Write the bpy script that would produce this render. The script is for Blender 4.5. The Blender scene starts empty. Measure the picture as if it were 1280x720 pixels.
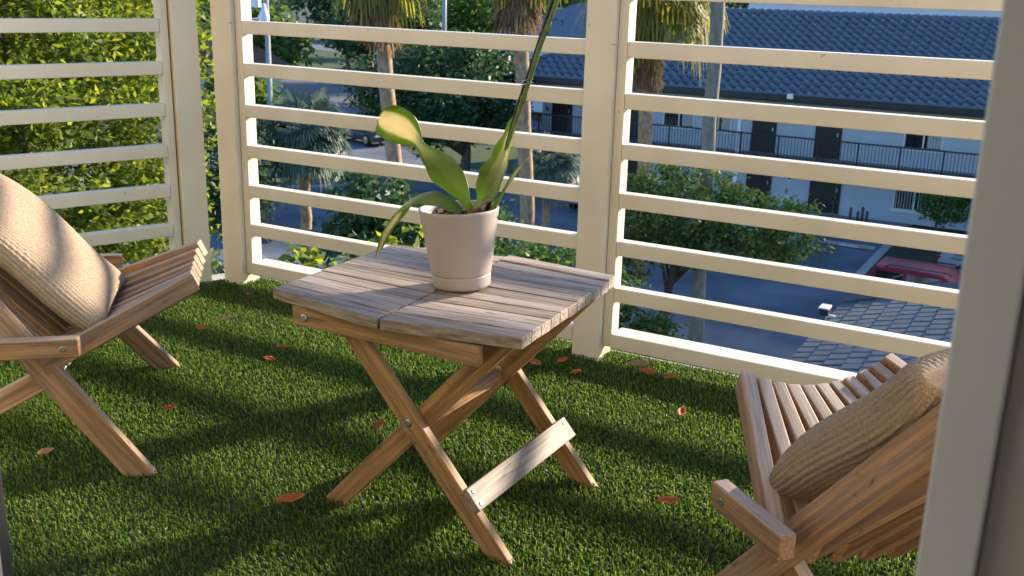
import bpy, bmesh, math, random
import numpy as np
from mathutils import Vector, Matrix
random.seed(7); rng = np.random.default_rng(11)
R = math.radians
S = bpy.context.scene
COL = S.collection

# ------------------------------------------------------------------ camera, sky, sun, exposure
CAM_H = 1.25
PITCH, ROLL, YAW, FPX = 0.2861, 0.0270, 0.5076, 1300.0
fw = Vector((-math.sin(YAW)*math.cos(PITCH), math.cos(YAW)*math.cos(PITCH), -math.sin(PITCH)))
r0 = Vector((math.cos(YAW), math.sin(YAW), 0)); u0 = r0.cross(fw)
rr = r0*math.cos(ROLL) + u0*math.sin(ROLL); uu = -r0*math.sin(ROLL) + u0*math.cos(ROLL)
cam_d = bpy.data.cameras.new('camera'); cam = bpy.data.objects.new('camera', cam_d); COL.objects.link(cam)
M4 = Matrix((rr, uu, -fw)).transposed().to_4x4(); M4.translation = (0, 0, CAM_H)
cam.matrix_world = M4
cam_d.sensor_width = 36; cam_d.lens = FPX/1280*36
cam_d.clip_start = .02; cam_d.clip_end = 2000
cam_d.dof.use_dof = True; cam_d.dof.focus_distance = 2.75; cam_d.dof.aperture_fstop = 11
S.camera = cam
SUN_EL, SUN_AZ = R(18.5), R(26)          # azimuth measured from +Y towards +X
w = bpy.data.worlds.new('World'); S.world = w; w.use_nodes = True
nt = w.node_tree; bg = nt.nodes['Background']
sky = nt.nodes.new('ShaderNodeTexSky'); sky.sky_type = 'NISHITA'; sky.sun_disc = False
sky.sun_elevation = SUN_EL; sky.sun_rotation = SUN_AZ
nt.links.new(sky.outputs[0], bg.inputs[0]); bg.inputs[1].default_value = .15; sky.ozone_density = 5; sky.dust_density = .3
sun_d = bpy.data.lights.new('sun', 'SUN'); sun_d.energy = 5.0; sun_d.angle = R(2.2); sun_d.color = (1, .85, .66)
sun = bpy.data.objects.new('sun', sun_d); COL.objects.link(sun)
sv = Vector((math.sin(SUN_AZ)*math.cos(SUN_EL), math.cos(SUN_AZ)*math.cos(SUN_EL), math.sin(SUN_EL)))
sun.rotation_euler = (-sv).to_track_quat('-Z', 'Y').to_euler()
S.view_settings.view_transform = 'Standard'; S.view_settings.look = 'None'
S.view_settings.gamma = 1; S.view_settings.exposure = 1.35
try: S.view_settings.use_curve_mapping = False
except Exception: pass

# ------------------------------------------------------------------ materials
def mat(name, c1, c2=None, scale=8, rough=.6, bump=0, bscale=None, detail=4, coord='Object', metal=0, spec=.4, transl=None, stretch=None, island=None, coat=0):
    m = bpy.data.materials.new(name); m.use_nodes = True
    n = m.node_tree.nodes; l = m.node_tree.links
    b = n['Principled BSDF']; b.inputs['Roughness'].default_value = rough; b.inputs['Metallic'].default_value = metal
    b.inputs['Specular IOR Level'].default_value = spec
    if coat: b.inputs['Coat Weight'].default_value = coat; b.inputs['Coat Roughness'].default_value = .05
    c2 = c2 or c1
    tc = n.new('ShaderNodeTexCoord'); vec = tc.outputs[coord if coord != 'gr' else 'Object']
    if coord == 'gr':
        a = n.new('ShaderNodeAttribute'); a.attribute_name = 'gr'; vec = a.outputs['Vector']
    if stretch:
        mp = n.new('ShaderNodeMapping'); mp.inputs['Scale'].default_value = stretch; l.new(vec, mp.inputs[0]); vec = mp.outputs[0]
    ns = n.new('ShaderNodeTexNoise'); ns.inputs['Scale'].default_value = scale; ns.inputs['Detail'].default_value = detail
    l.new(vec, ns.inputs['Vector'])
    rp = n.new('ShaderNodeValToRGB'); rp.color_ramp.elements[0].position = .32; rp.color_ramp.elements[1].position = .68
    rp.color_ramp.elements[0].color = (*c1, 1); rp.color_ramp.elements[1].color = (*c2, 1)
    l.new(ns.outputs['Fac'], rp.inputs[0]); col = rp.outputs[0]
    if island is not None:                                   # every leaf or blade its own tint
        g = n.new('ShaderNodeNewGeometry'); r2 = n.new('ShaderNodeValToRGB')
        els = r2.color_ramp.elements
        for k, (p, c) in enumerate(island):
            e = els[k] if k < 2 else els.new(p)
            e.position = p; e.color = (*c, 1)
        l.new(g.outputs['Random Per Island'], r2.inputs[0]); col = r2.outputs[0]
    l.new(col, b.inputs['Base Color'])
    if bump:
        n2 = n.new('ShaderNodeTexNoise'); n2.inputs['Scale'].default_value = bscale or scale*4; n2.inputs['Detail'].default_value = 5
        l.new(vec, n2.inputs['Vector'])
        bp = n.new('ShaderNodeBump'); bp.inputs['Strength'].default_value = bump; bp.inputs['Distance'].default_value = .004
        l.new(n2.outputs['Fac'], bp.inputs['Height']); l.new(bp.outputs[0], b.inputs['Normal'])
    if transl:
        out = n['Material Output']; t = n.new('ShaderNodeBsdfTranslucent'); mx = n.new('ShaderNodeMixShader')
        hs = n.new('ShaderNodeHueSaturation'); hs.inputs['Value'].default_value = transl[1]; hs.inputs['Hue'].default_value = transl[2] if len(transl) > 2 else .48
        hs.inputs['Saturation'].default_value = 1.1
        l.new(col, hs.inputs['Color']); l.new(hs.outputs[0], t.inputs[0])
        mx.inputs[0].default_value = transl[0]
        l.new(b.outputs[0], mx.inputs[1]); l.new(t.outputs[0], mx.inputs[2]); l.new(mx.outputs[0], out.inputs[0])
    return m

def wood(name, dark, light, grey, greyamt, rough=.62, patina=0):
    m = bpy.data.materials.new(name); m.use_nodes = True
    n = m.node_tree.nodes; l = m.node_tree.links; b = n['Principled BSDF']
    b.inputs['Roughness'].default_value = rough; b.inputs['Specular IOR Level'].default_value = .35
    a = n.new('ShaderNodeAttribute'); a.attribute_name = 'gr'
    def noise(sc, scale, det=5, dist=0):
        mp = n.new('ShaderNodeMapping'); mp.inputs['Scale'].default_value = sc; l.new(a.outputs['Vector'], mp.inputs[0])
        t = n.new('ShaderNodeTexNoise'); t.inputs['Scale'].default_value = scale; t.inputs['Detail'].default_value = det
        t.inputs['Distortion'].default_value = dist; l.new(mp.outputs[0], t.inputs['Vector']); return t.outputs['Fac']
    def ramp(f, p0, c0, p1, c1):
        r = n.new('ShaderNodeValToRGB'); e = r.color_ramp.elements
        e[0].position = p0; e[0].color = (*c0, 1); e[1].position = p1; e[1].color = (*c1, 1); l.new(f, r.inputs[0]); return r.outputs[0]
    g1 = noise((3, 70, 70), 1.6, 7, .3); base = ramp(g1, .38, dark, .62, light)
    g2 = noise((6, 160, 160), 1.5, 4); gcol = ramp(g2, .35, tuple(v*.62 for v in grey), .65, grey)
    g3 = noise((2.2, 9, 9), 1.6, 4); f = ramp(g3, .5-greyamt*.45, (1, 1, 1), .95-greyamt*.45, (0, 0, 0))
    inv = n.new('ShaderNodeMath'); inv.operation = 'MULTIPLY'; inv.inputs[1].default_value = min(1, greyamt*1.5)
    l.new(f, inv.inputs[0]); fac = inv.outputs[0]
    if patina:                                               # timber bleached silver on the faces turned to the sky
        gn = n.new('ShaderNodeNewGeometry'); sx = n.new('ShaderNodeSeparateXYZ'); l.new(gn.outputs['True Normal'], sx.inputs[0])
        mr0 = n.new('ShaderNodeMapRange'); mr0.inputs['From Min'].default_value = .35; mr0.inputs['From Max'].default_value = .85; mr0.inputs['To Max'].default_value = patina
        l.new(sx.outputs['Z'], mr0.inputs['Value']); mxx = n.new('ShaderNodeMath'); mxx.operation = 'MAXIMUM'
        l.new(fac, mxx.inputs[0]); l.new(mr0.outputs[0], mxx.inputs[1]); fac = mxx.outputs[0]
    mx = n.new('ShaderNodeMix'); mx.data_type = 'RGBA'
    l.new(fac, mx.inputs['Factor']); l.new(base, mx.inputs['A']); l.new(gcol, mx.inputs['B'])
    # one board a little redder or paler than the next
    gi = n.new('ShaderNodeNewGeometry'); hv = n.new('ShaderNodeHueSaturation')
    mr = n.new('ShaderNodeMapRange'); mr.inputs['To Min'].default_value = .62; mr.inputs['To Max'].default_value = 1.25
    l.new(gi.outputs['Random Per Island'], mr.inputs['Value']); l.new(mr.outputs[0], hv.inputs['Value']); l.new(mx.outputs['Result'], hv.inputs['Color'])
    # small dark checks and stains
    st = noise((14, 40, 40), 1.0, 6, .8); stm = ramp(st, .27, (.35, .3, .27), .37, (1, 1, 1))
    mu = n.new('ShaderNodeMix'); mu.data_type = 'RGBA'; mu.blend_type = 'MULTIPLY'; mu.inputs['Factor'].default_value = .8
    l.new(hv.outputs[0], mu.inputs['A']); l.new(stm, mu.inputs['B']); l.new(mu.outputs['Result'], b.inputs['Base Color'])
    bp = n.new('ShaderNodeBump'); bp.inputs['Strength'].default_value = .55; bp.inputs['Distance'].default_value = .0012
    l.new(g2, bp.inputs['Height']); l.new(bp.outputs[0], b.inputs['Normal'])
    return m

M = {}
M['top_wood'] = wood('weathered_teak', (.20, .145, .105), (.42, .335, .265), (.51, .455, .415), .8)
M['leg_wood'] = wood('oiled_teak', (.26, .11, .03), (.56, .29, .09), (.50, .41, .32), .2, patina=.6)
M['chair_wood'] = wood('worn_teak', (.19, .078, .024), (.49, .24, .08), (.52, .44, .37), .26, patina=.8)
M['paint'] = mat('cream_paint', (.75, .68, .53), (.80, .735, .59), 5, .42, .06, 90)
pn = M['paint'].node_tree; pb = pn.nodes['Principled BSDF']                     # specks and grime on the old paint
_tc = pn.nodes.new('ShaderNodeTexCoord'); _ns = pn.nodes.new('ShaderNodeTexNoise'); _ns.inputs['Scale'].default_value = 38; _ns.inputs['Detail'].default_value = 3
_rp = pn.nodes.new('ShaderNodeValToRGB'); _rp.color_ramp.elements[0].position = .225; _rp.color_ramp.elements[0].color = (.42, .36, .28, 1); _rp.color_ramp.elements[1].position = .27; _rp.color_ramp.elements[1].color = (1, 1, 1, 1)
_n2 = pn.nodes.new('ShaderNodeTexNoise'); _n2.inputs['Scale'].default_value = 2.3; _n2.inputs['Detail'].default_value = 6
_r2 = pn.nodes.new('ShaderNodeValToRGB'); _r2.color_ramp.elements[0].position = .3; _r2.color_ramp.elements[0].color = (.86, .85, .82, 1); _r2.color_ramp.elements[1].position = .62; _r2.color_ramp.elements[1].color = (1, 1, 1, 1)
pn.links.new(_tc.outputs['Object'], _ns.inputs['Vector']); pn.links.new(_tc.outputs['Object'], _n2.inputs['Vector']); pn.links.new(_ns.outputs['Fac'], _rp.inputs[0]); pn.links.new(_n2.outputs['Fac'], _r2.inputs[0])
_old = pb.inputs['Base Color'].links[0].from_socket
for _src in (_rp, _r2):
    _mx = pn.nodes.new('ShaderNodeMix'); _mx.data_type = 'RGBA'; _mx.blend_type = 'MULTIPLY'; _mx.inputs['Factor'].default_value = 1
    pn.links.new(_old, _mx.inputs['A']); pn.links.new(_src.outputs[0], _mx.inputs['B']); _old = _mx.outputs['Result']
pn.links.new(_old, pb.inputs['Base Color'])
M['casing'] = mat('door_paint', (.50, .535, .59), (.53, .565, .62), 4, .4)
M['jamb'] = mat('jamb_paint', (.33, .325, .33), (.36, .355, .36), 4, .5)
M['wall'] = mat('house_stucco', (.47, .385, .27), (.51, .42, .30), 3, .85, .3, 60)
M['room'] = mat('room_paint', (.78, .75, .70), (.82, .79, .74), 2, .8)
M['black'] = mat('black_rubber', (.012, .012, .013), (.02, .02, .02), 5, .5)
M['alu'] = mat('aluminium', (.62, .63, .65), (.70, .71, .73), 20, .35, metal=.7)
M['steel'] = mat('steel', (.55, .54, .52), (.7, .68, .65), 60, .3, metal=1)
M['concrete'] = mat('concrete', (.30, .285, .26), (.42, .40, .37), 9, .85, .3, 80)
M['pot'] = mat('glazed_pot', (.40, .335, .295), (.43, .36, .315), 6, .36, .03, 60, spec=.5)
M['soil'] = mat('bark_soil', (.05, .03, .018), (.16, .10, .06), 60, .9, .8, 90)
M['stake'] = mat('dark_stake', (.012, .014, .01), (.03, .03, .02), 30, .5)
M['stalk'] = mat('green_stalk', (.075, .11, .028), (.12, .17, .05), 40, .45)
M['clip'] = mat('wire_clip', (.5, .48, .45), (.6, .58, .55), 10, .3, metal=.8)
M['blade'] = mat('turf_blades', (0, 0, 0), rough=.5, spec=.25, transl=(.38, 1.5, .49),
                 island=[(0, (.032, .092, .018)), (.35, (.062, .145, .022)), (.62, (.115, .21, .032)), (.85, (.22, .30, .06)), (1, (.26, .25, .085))])
M['turf_base'] = mat('turf_backing', (.014, .020, .008), (.028, .034, .013), 120, .95)
M['dry_leaf'] = mat('dry_leaf', (.40, .09, .02), (.58, .20, .05), 35, .6, .3, 200, transl=(.3, 1.2, .5))
M['pale_leaf'] = mat('pale_dry_leaf', (.36, .20, .11), (.50, .31, .18), 35, .6, .3, 200, transl=(.3, 1.2, .5))
M['knit'] = mat('knitted_wool', (.34, .25, .175), (.48, .365, .265), 240, .95, .9, 420, spec=.1)

mc = bpy.data.materials.new('clear_glass'); mc.use_nodes = True; M['clear'] = mc
_n = mc.node_tree.nodes; _l = mc.node_tree.links; _n.remove(_n['Principled BSDF'])
_t = _n.new('ShaderNodeBsdfTransparent'); _t.inputs[0].default_value = (.86, .9, .86, 1); _g = _n.new('ShaderNodeBsdfGlossy'); _g.inputs['Roughness'].default_value = .01
_f = _n.new('ShaderNodeFresnel'); _m = _n.new('ShaderNodeMixShader'); _l.new(_f.outputs[0], _m.inputs[0]); _l.new(_t.outputs[0], _m.inputs[1]); _l.new(_g.outputs[0], _m.inputs[2]); _l.new(_m.outputs[0], _n['Material Output'].inputs[0])
def orchid_mat():
    m = bpy.data.materials.new('orchid_leaf'); m.use_nodes = True
    n = m.node_tree.nodes; l = m.node_tree.links; b = n['Principled BSDF']
    b.inputs['Roughness'].default_value = .38; b.inputs['Specular IOR Level'].default_value = .5
    a = n.new('ShaderNodeAttribute'); a.attribute_name = 'gr'; sx = n.new('ShaderNodeSeparateXYZ'); l.new(a.outputs['Vector'], sx.inputs[0])
    ab = n.new('ShaderNodeMath'); ab.operation = 'ABSOLUTE'; l.new(sx.outputs['Y'], ab.inputs[0])
    ns = n.new('ShaderNodeTexNoise'); ns.inputs['Scale'].default_value = 6; l.new(a.outputs['Vector'], ns.inputs['Vector'])
    ad = n.new('ShaderNodeMath'); ad.operation = 'MULTIPLY_ADD'; ad.inputs[1].default_value = .35; l.new(ns.outputs['Fac'], ad.inputs[0]); l.new(ab.outputs[0], ad.inputs[2])
    r = n.new('ShaderNodeValToRGB'); e = r.color_ramp.elements
    e[0].position = .0; e[0].color = (.10, .13, .045, 1); e[1].position = .06; e[1].color = (.68, .62, .42, 1)
    for p, c in ((.66, (.66, .60, .40)), (.80, (.22, .32, .04)), (1, (.17, .27, .03))):
        x = e.new(p); x.color = (*c, 1)
    l.new(ad.outputs[0], r.inputs[0])
    # the pale variegation fades towards the base
    r2 = n.new('ShaderNodeValToRGB'); l.new(sx.outputs['X'], r2.inputs[0])
    r2.color_ramp.elements[0].position = .30; r2.color_ramp.elements[1].position = .60
    mx = n.new('ShaderNodeMix'); mx.data_type = 'RGBA'; mx.inputs['A'].default_value = (.19, .27, .06, 1)
    l.new(r2.outputs[0], mx.inputs['Factor']); l.new(r.outputs[0], mx.inputs['B'])
    l.new(mx.outputs['Result'], b.inputs['Base Color'])
    t = n.new('ShaderNodeBsdfTranslucent'); ms = n.new('ShaderNodeMixShader'); ms.inputs[0].default_value = .4
    hs = n.new('ShaderNodeHueSaturation'); hs.inputs['Saturation'].default_value = 1.15; hs.inputs['Value'].default_value = 1.5
    l.new(mx.outputs['Result'], hs.inputs['Color']); l.new(hs.outputs[0], t.inputs[0])
    l.new(b.outputs[0], ms.inputs[1]); l.new(t.outputs[0], ms.inputs[2]); l.new(ms.outputs[0], n['Material Output'].inputs[0])
    return m
M['orchid'] = orchid_mat()
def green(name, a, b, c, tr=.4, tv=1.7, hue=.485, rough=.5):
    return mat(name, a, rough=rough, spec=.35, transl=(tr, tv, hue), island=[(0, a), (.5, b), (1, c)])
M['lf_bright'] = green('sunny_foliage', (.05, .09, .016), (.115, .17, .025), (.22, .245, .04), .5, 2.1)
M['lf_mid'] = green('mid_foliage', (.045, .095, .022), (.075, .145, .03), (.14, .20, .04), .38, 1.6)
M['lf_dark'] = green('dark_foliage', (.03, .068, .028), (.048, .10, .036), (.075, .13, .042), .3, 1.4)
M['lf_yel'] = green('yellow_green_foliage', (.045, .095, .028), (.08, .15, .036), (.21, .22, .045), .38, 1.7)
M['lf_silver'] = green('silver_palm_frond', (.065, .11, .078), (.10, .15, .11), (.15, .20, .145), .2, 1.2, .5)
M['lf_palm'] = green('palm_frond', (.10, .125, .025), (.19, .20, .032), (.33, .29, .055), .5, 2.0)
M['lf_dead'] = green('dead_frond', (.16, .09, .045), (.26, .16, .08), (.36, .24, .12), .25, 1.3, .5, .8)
M['bark'] = mat('bark', (.075, .055, .04), (.15, .115, .085), 14, .9, .6, 40)
M['palm_bark'] = mat('palm_bark', (.26, .155, .09), (.48, .32, .20), 9, .9, .7, 30, stretch=(1, 1, .6))
M['palm_bark2'] = mat('smooth_palm_bark', (.19, .165, .135), (.30, .265, .215), 8, .9, .5, 30, stretch=(1, 1, .4))
M['asphalt'] = mat('asphalt', (.07, .083, .105), (.15, .17, .20), .45, .9, .3, 60, detail=9)  # the blue cast of the shaded lot is mixed into this colour
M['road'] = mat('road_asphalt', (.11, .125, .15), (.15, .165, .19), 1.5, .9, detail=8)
M['grass'] = mat('lawn', (.035, .062, .016), (.06, .092, .024), 2.5, .95, detail=9)
M['earth'] = mat('planting_bed', (.03, .033, .018), (.055, .05, .03), 3, .95, detail=8)
M['ground'] = mat('ground_cover', (.035, .045, .02), (.075, .075, .05), .35, .95, detail=9)
M['white_line'] = mat('road_paint', (.45, .45, .43), (.70, .70, .68), 12, .8)
M['kerb'] = mat('kerb_concrete', (.26, .26, .25), (.36, .36, .34), 6, .9)
M['bwall'] = mat('shade_blue_stucco', (.50, .555, .64), (.55, .60, .69), 1.2, .9, .3, 12)  # pale wall with the blue of its shade put into the colour
M['btile'] = mat('blue_grey_roof_tile', (.08, .098, .122), (.13, .152, .18), 3, .5, spec=.5, detail=6)
M['gtile'] = mat('grey_roof_tile', (.075, .08, .088), (.12, .125, .135), 4, .65, .2, 40, detail=6)
M['dark_trim'] = mat('dark_trim', (.018, .02, .022), (.028, .03, .032), 6, .45)
M['beige_trim'] = mat('beige_soffit', (.36, .34, .28), (.42, .39, .33), 3, .7)
M['door'] = mat('dark_door', (.022, .02, .02), (.034, .03, .03), 4, .4)
M['blind'] = mat('window_blind', (.42, .42, .42), (.52, .52, .51), 4, .7)
M['white'] = mat('white_trim', (.76, .76, .75), (.80, .80, .79), 4, .5)
M['glass'] = mat('dark_glass', (.012, .014, .018), (.02, .022, .026), 3, .06, spec=.8)
M['tyre'] = mat('tyre', (.015, .015, .015), (.025, .025, .025), 20, .8)
M['brown_tile'] = mat('brown_shingle', (.11, .06, .045), (.16, .09, .065), 6, .85)
M['fence_wood'] = mat('fence_boards', (.06, .045, .035), (.11, .085, .065), 12, .85)
M['plate'] = mat('licence_plate', (.72, .72, .68), (.78, .78, .74), 30, .4)
M['red_lens'] = mat('tail_lens', (.30, .012, .012), (.35, .02, .02), 20, .15)
M['pole'] = mat('galvanised_pole', (.26, .27, .27), (.33, .34, .34), 8, .55)
M['lamp_glass'] = mat('white_globe', (.72, .73, .75), (.78, .79, .81), 5, .25)
def carpaint(n, c): return mat(n, c, tuple(v*1.1 for v in c), 3, .45, spec=.22, coat=.08)
M['red_paint'] = carpaint('red_paint', (.20, .008, .02))
M['teal_paint'] = carpaint('teal_paint', (.22, .34, .36))
M['dark_paint'] = carpaint('charcoal_paint', (.05, .055, .065))
M['blue_paint'] = carpaint('light_blue_paint', (.16, .36, .60))
M['grey_paint'] = carpaint('grey_paint', (.24, .26, .28))

# ------------------------------------------------------------------ building helpers
def tag(o, label=None, cat=None, group=None, kind=None):
    if label: o['label'] = label
    if cat: o['category'] = cat
    if group: o['group'] = group
    if kind: o['kind'] = kind
    return o
def thing(name, label, cat, loc=(0, 0, 0), rz=0, group=None):
    o = bpy.data.objects.new(name, None); o.empty_display_size = .1; COL.objects.link(o)
    o.location = loc; o.rotation_euler = (0, 0, rz); return tag(o, label, cat, group)
def copy_tree(o, parent=None):
    c = o.copy(); COL.objects.link(c)
    if parent: c.parent = parent
    for ch in list(o.children): copy_tree(ch, c)
    return c
def mesh_np(name, V, F, mat_, parent=None, smooth=False, gr=None):
    """F: (n,k) int array or list of lists"""
    me = bpy.data.meshes.new(name)
    V = np.asarray(V, dtype=np.float32)
    if isinstance(F, np.ndarray):
        n, k = F.shape
        me.vertices.add(len(V)); me.vertices.foreach_set('co', V.ravel())
        me.loops.add(n*k); me.loops.foreach_set('vertex_index', F.ravel().astype(np.int32))
        me.polygons.add(n); me.polygons.foreach_set('loop_start', np.arange(0, n*k, k, dtype=np.int32))
        me.update(calc_edges=True)
    else:
        me.from_pydata([tuple(v) for v in V.tolist()], [], F); me.update()
    if gr is not None:
        at = me.attributes.new('gr', 'FLOAT_VECTOR', 'POINT'); at.data.foreach_set('vector', np.asarray(gr, dtype=np.float32).ravel())
    if smooth: me.polygons.foreach_set('use_smooth', np.ones(len(me.polygons), dtype=bool))
    me.materials.append(mat_)
    o = bpy.data.objects.new(name, me); COL.objects.link(o)
    if parent: o.parent = parent
    return o

class MB:
    def __init__(s): s.v = []; s.f = []; s.g = []
    def add(s, vs, fs, gs=None):
        b = len(s.v); s.v += [tuple(x) for x in vs]; s.f += [[b+i for i in f] for f in fs]
        s.g += [tuple(x) for x in (gs if gs is not None else vs)]; return s
    def box(s, x0, x1, y0, y1, z0, z1):
        vs = [(x, y, z) for z in (z0, z1) for y in (y0, y1) for x in (x0, x1)]
        return s.add(vs, [[0, 2, 3, 1], [4, 5, 7, 6], [0, 1, 5, 4], [2, 6, 7, 3], [0, 4, 6, 2], [1, 3, 7, 5]])
    def beam(s, p0, p1, side, wd, ht, wd1=None, ht1=None, cut0=None, cut1=None):
        """rectangular timber from p0 to p1; side = width direction. cut = plane normal of the end cuts"""
        p0, p1 = Vector(p0), Vector(p1); a = (p1-p0); L = a.length; a.normalize()
        sd = Vector(side); sd = (sd - a*sd.dot(a)).normalized(); up = a.cross(sd)
        wd1 = wd1 or wd; ht1 = ht1 or ht; o = (random.uniform(0, 50), random.uniform(0, 50), random.uniform(0, 50))
        vs = []; gs = []
        for t, p, ww, hh, cut in ((0, p0, wd, ht, cut0), (L, p1, wd1, ht1, cut1)):
            for i, j in ((-1, -1), (1, -1), (1, 1), (-1, 1)):
                q = p + sd*(i*ww/2) + up*(j*hh/2)
                if cut is not None:
                    c = Vector(cut); q = q - a*((q-p).dot(c)/a.dot(c))
                vs.append(q); gs.append((t+o[0], i*ww/2+o[1], j*hh/2+o[2]))
        return s.add(vs, [[3, 2, 1, 0], [4, 5, 6, 7], [0, 1, 5, 4], [1, 2, 6, 5], [2, 3, 7, 6], [3, 0, 4, 7]], gs)
    def tube(s, pts, rad, seg=8, cap=True):
        pts = [Vector(p) for p in pts]; n = len(pts); rad = rad if isinstance(rad, (list, tuple)) else [rad]*n
        ref = None; b = len(s.v); vs = []
        for i, p in enumerate(pts):
            t = (pts[min(i+1, n-1)] - pts[max(i-1, 0)]).normalized()
            if ref is None: ref = t.orthogonal().normalized()
            ref = (ref - t*ref.dot(t)).normalized(); c = t.cross(ref)
            for k in range(seg):
                a = 2*math.pi*k/seg; vs.append(p + (ref*math.cos(a) + c*math.sin(a))*rad[i])
        fs = [[i*seg+k, i*seg+(k+1) % seg, (i+1)*seg+(k+1) % seg, (i+1)*seg+k] for i in range(n-1) for k in range(seg)]
        if cap: fs += [list(range(seg))[::-1], [(n-1)*seg+k for k in range(seg)]]
        return s.add(vs, fs)
    def lathe(s, prof, seg=32, c=(0, 0, 0)):
        vs = []; n = len(prof)
        for r_, z in prof:
            for k in range(seg):
                a = 2*math.pi*k/seg; vs.append((c[0]+r_*math.cos(a), c[1]+r_*math.sin(a), c[2]+z))
        fs = [[i*seg+k, i*seg+(k+1) % seg, (i+1)*seg+(k+1) % seg, (i+1)*seg+k] for i in range(n-1) for k in range(seg)]
        return s.add(vs, fs)
    def disc(s, c, nrm, r_, th=.003, seg=14):
        n_ = Vector(nrm).normalized(); c = Vector(c)
        return s.tube([c, c+n_*th*.7, c+n_*th], [r_, r_, r_*.75], seg)
    def build(s, name, m, parent=None, bevel=0, smooth=False, seg=2):
        o = mesh_np(name, np.array(s.v), s.f, m, parent, smooth, s.g)
        if bevel:
            b = o.modifiers.new('bevel', 'BEVEL'); b.width = bevel; b.segments = seg; b.limit_method = 'ANGLE'; b.angle_limit = R(40)
            o.data.polygons.foreach_set('use_smooth', np.ones(len(o.data.polygons), dtype=bool))
            wn = o.modifiers.new('wn', 'WEIGHTED_NORMAL'); wn.keep_sharp = True
        return o
def struct(o): o['kind'] = 'structure'; return o

# ------------------------------------------------------------------ ground and roads outside (street level is 8 m below the balcony)
G = -8.05
struct(MB().box(-400, 400, -150, 600, G-1, G).build('ground', M['ground']))
def sheet(name, poly, z, m):
    n = len(poly); vs = [(x, y, z) for x, y in poly] + [(x, y, G-.05) for x, y in poly]
    fs = [list(range(n))] + [[i, i+n, (i+1) % n+n, (i+1) % n] for i in range(n)]
    return struct(MB().add(vs, fs).build(name, m))
def along(cx, cy, ang, L, W):
    a = R(ang); d = Vector((math.cos(a), math.sin(a))); n_ = Vector((-d.y, d.x)); c = Vector((cx, cy))
    return [tuple(c+d*L*i+n_*W*j) for i, j in ((-.5, -.5), (.5, -.5), (.5, .5), (-.5, .5))]
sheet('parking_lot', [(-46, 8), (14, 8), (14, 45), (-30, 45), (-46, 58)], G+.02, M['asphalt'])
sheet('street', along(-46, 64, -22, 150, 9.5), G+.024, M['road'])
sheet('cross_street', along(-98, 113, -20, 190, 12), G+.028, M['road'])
sheet('grass_verge', along(-60, 81, -21, 150, 7), G+.06, M['grass'])
sheet('lawn', along(-78, 97, -21, 150, 15), G+.05, M['grass'])
sheet('side_lawn', [(-30, 45.2), (-25, 45.2), (-24, 60), (-38, 56)], G+.06, M['grass'])
isl = [(-33.5+2.6*math.cos(a)*1.2, 38.2+2.6*math.sin(a)) for a in [k*math.pi/12 for k in range(24)]]
isl2 = [(-33.5+2.9*math.cos(a)*1.2, 38.2+2.9*math.sin(a)) for a in [k*math.pi/12 for k in range(24)]]
sheet('island_kerb', isl2, G+.12, M['kerb']); sheet('island_grass', isl, G+.15, M['grass'])
sheet('planting_bed', [(-6.1, 33.2), (8, 33.2), (8, 44.9), (-6.1, 44.9)], G+.1, M['earth'])
sheet('kerb', [(-6.4, 34.4), (-6.1, 34.4), (-6.1, 41.2), (-12, 41.2), (-12, 40.9), (-6.4, 40.9)], G+.14, M['kerb'])
sheet('building_walk', [(-30, 41.3), (-6.2, 41.3), (-6.2, 44.9), (-30, 44.9)], G+.10, M['kerb'])
st = MB()
for x in (-8.85, -11.35, -13.85, -16.35):
    st.box(x-.05, x+.05, 35.6, 40.6, G+.021, G+.028)
struct(st.build('parking_line', M['white_line']))

# ------------------------------------------------------------------ foliage helpers
def leaf_quads(P, size, aspect=.5, up=.3, fold=.25, seed=0, droop=None):
    """one folded diamond leaf per point: returns verts, faces"""
    g = np.random.default_rng(seed); n = len(P)
    d = g.normal(size=(n, 3)); d[:, 2] = d[:, 2]*.6 + (droop if droop is not None else -.15); d /= np.linalg.norm(d, axis=1)[:, None]
    u = g.normal(size=(n, 3)); u[:, 2] += up*3
    s_ = np.cross(d, u); s_ /= np.linalg.norm(s_, axis=1)[:, None]+1e-9
    nn = np.cross(s_, d); L = (size*g.uniform(.65, 1.3, n))[:, None]
    W = L*aspect*.5
    V = np.empty((n, 4, 3)); V[:, 0] = P; V[:, 1] = P+d*L*.45+s_*W+nn*W*fold; V[:, 2] = P+d*L; V[:, 3] = P+d*L*.45-s_*W+nn*W*fold
    b = np.arange(n)[:, None]*4
    return V.reshape(-1, 3), (b+np.array([[0, 1, 2, 3]]))
def clump_points(blobs, n, seed=0, shell=.62, twigs=None, spread=.22):
    """points gathered in twig-sized tufts near the surface of several uneven blobs"""
    g = np.random.default_rng(seed); B = np.array([[*c, *r_] for c, r_ in blobs], float)
    wgt = (B[:, 3]*B[:, 4]+B[:, 3]*B[:, 5]+B[:, 4]*B[:, 5]); wgt /= wgt.sum()
    tw = twigs or max(8, n//28)
    i = g.choice(len(B), tw, p=wgt); d = g.normal(size=(tw, 3)); d /= np.linalg.norm(d, axis=1)[:, None]
    rad = shell+(1.06-shell)*g.random(tw)**.7
    T = B[i, :3]+d*rad[:, None]*B[i, 3:]
    k = g.integers(0, tw, n)
    out = np.clip(g.normal(size=(n, 3)), -1.9, 1.9)*spread; out[:, 2] *= .6
    return T[k]+out*(.6+.8*g.random(n))[:, None], T
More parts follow.
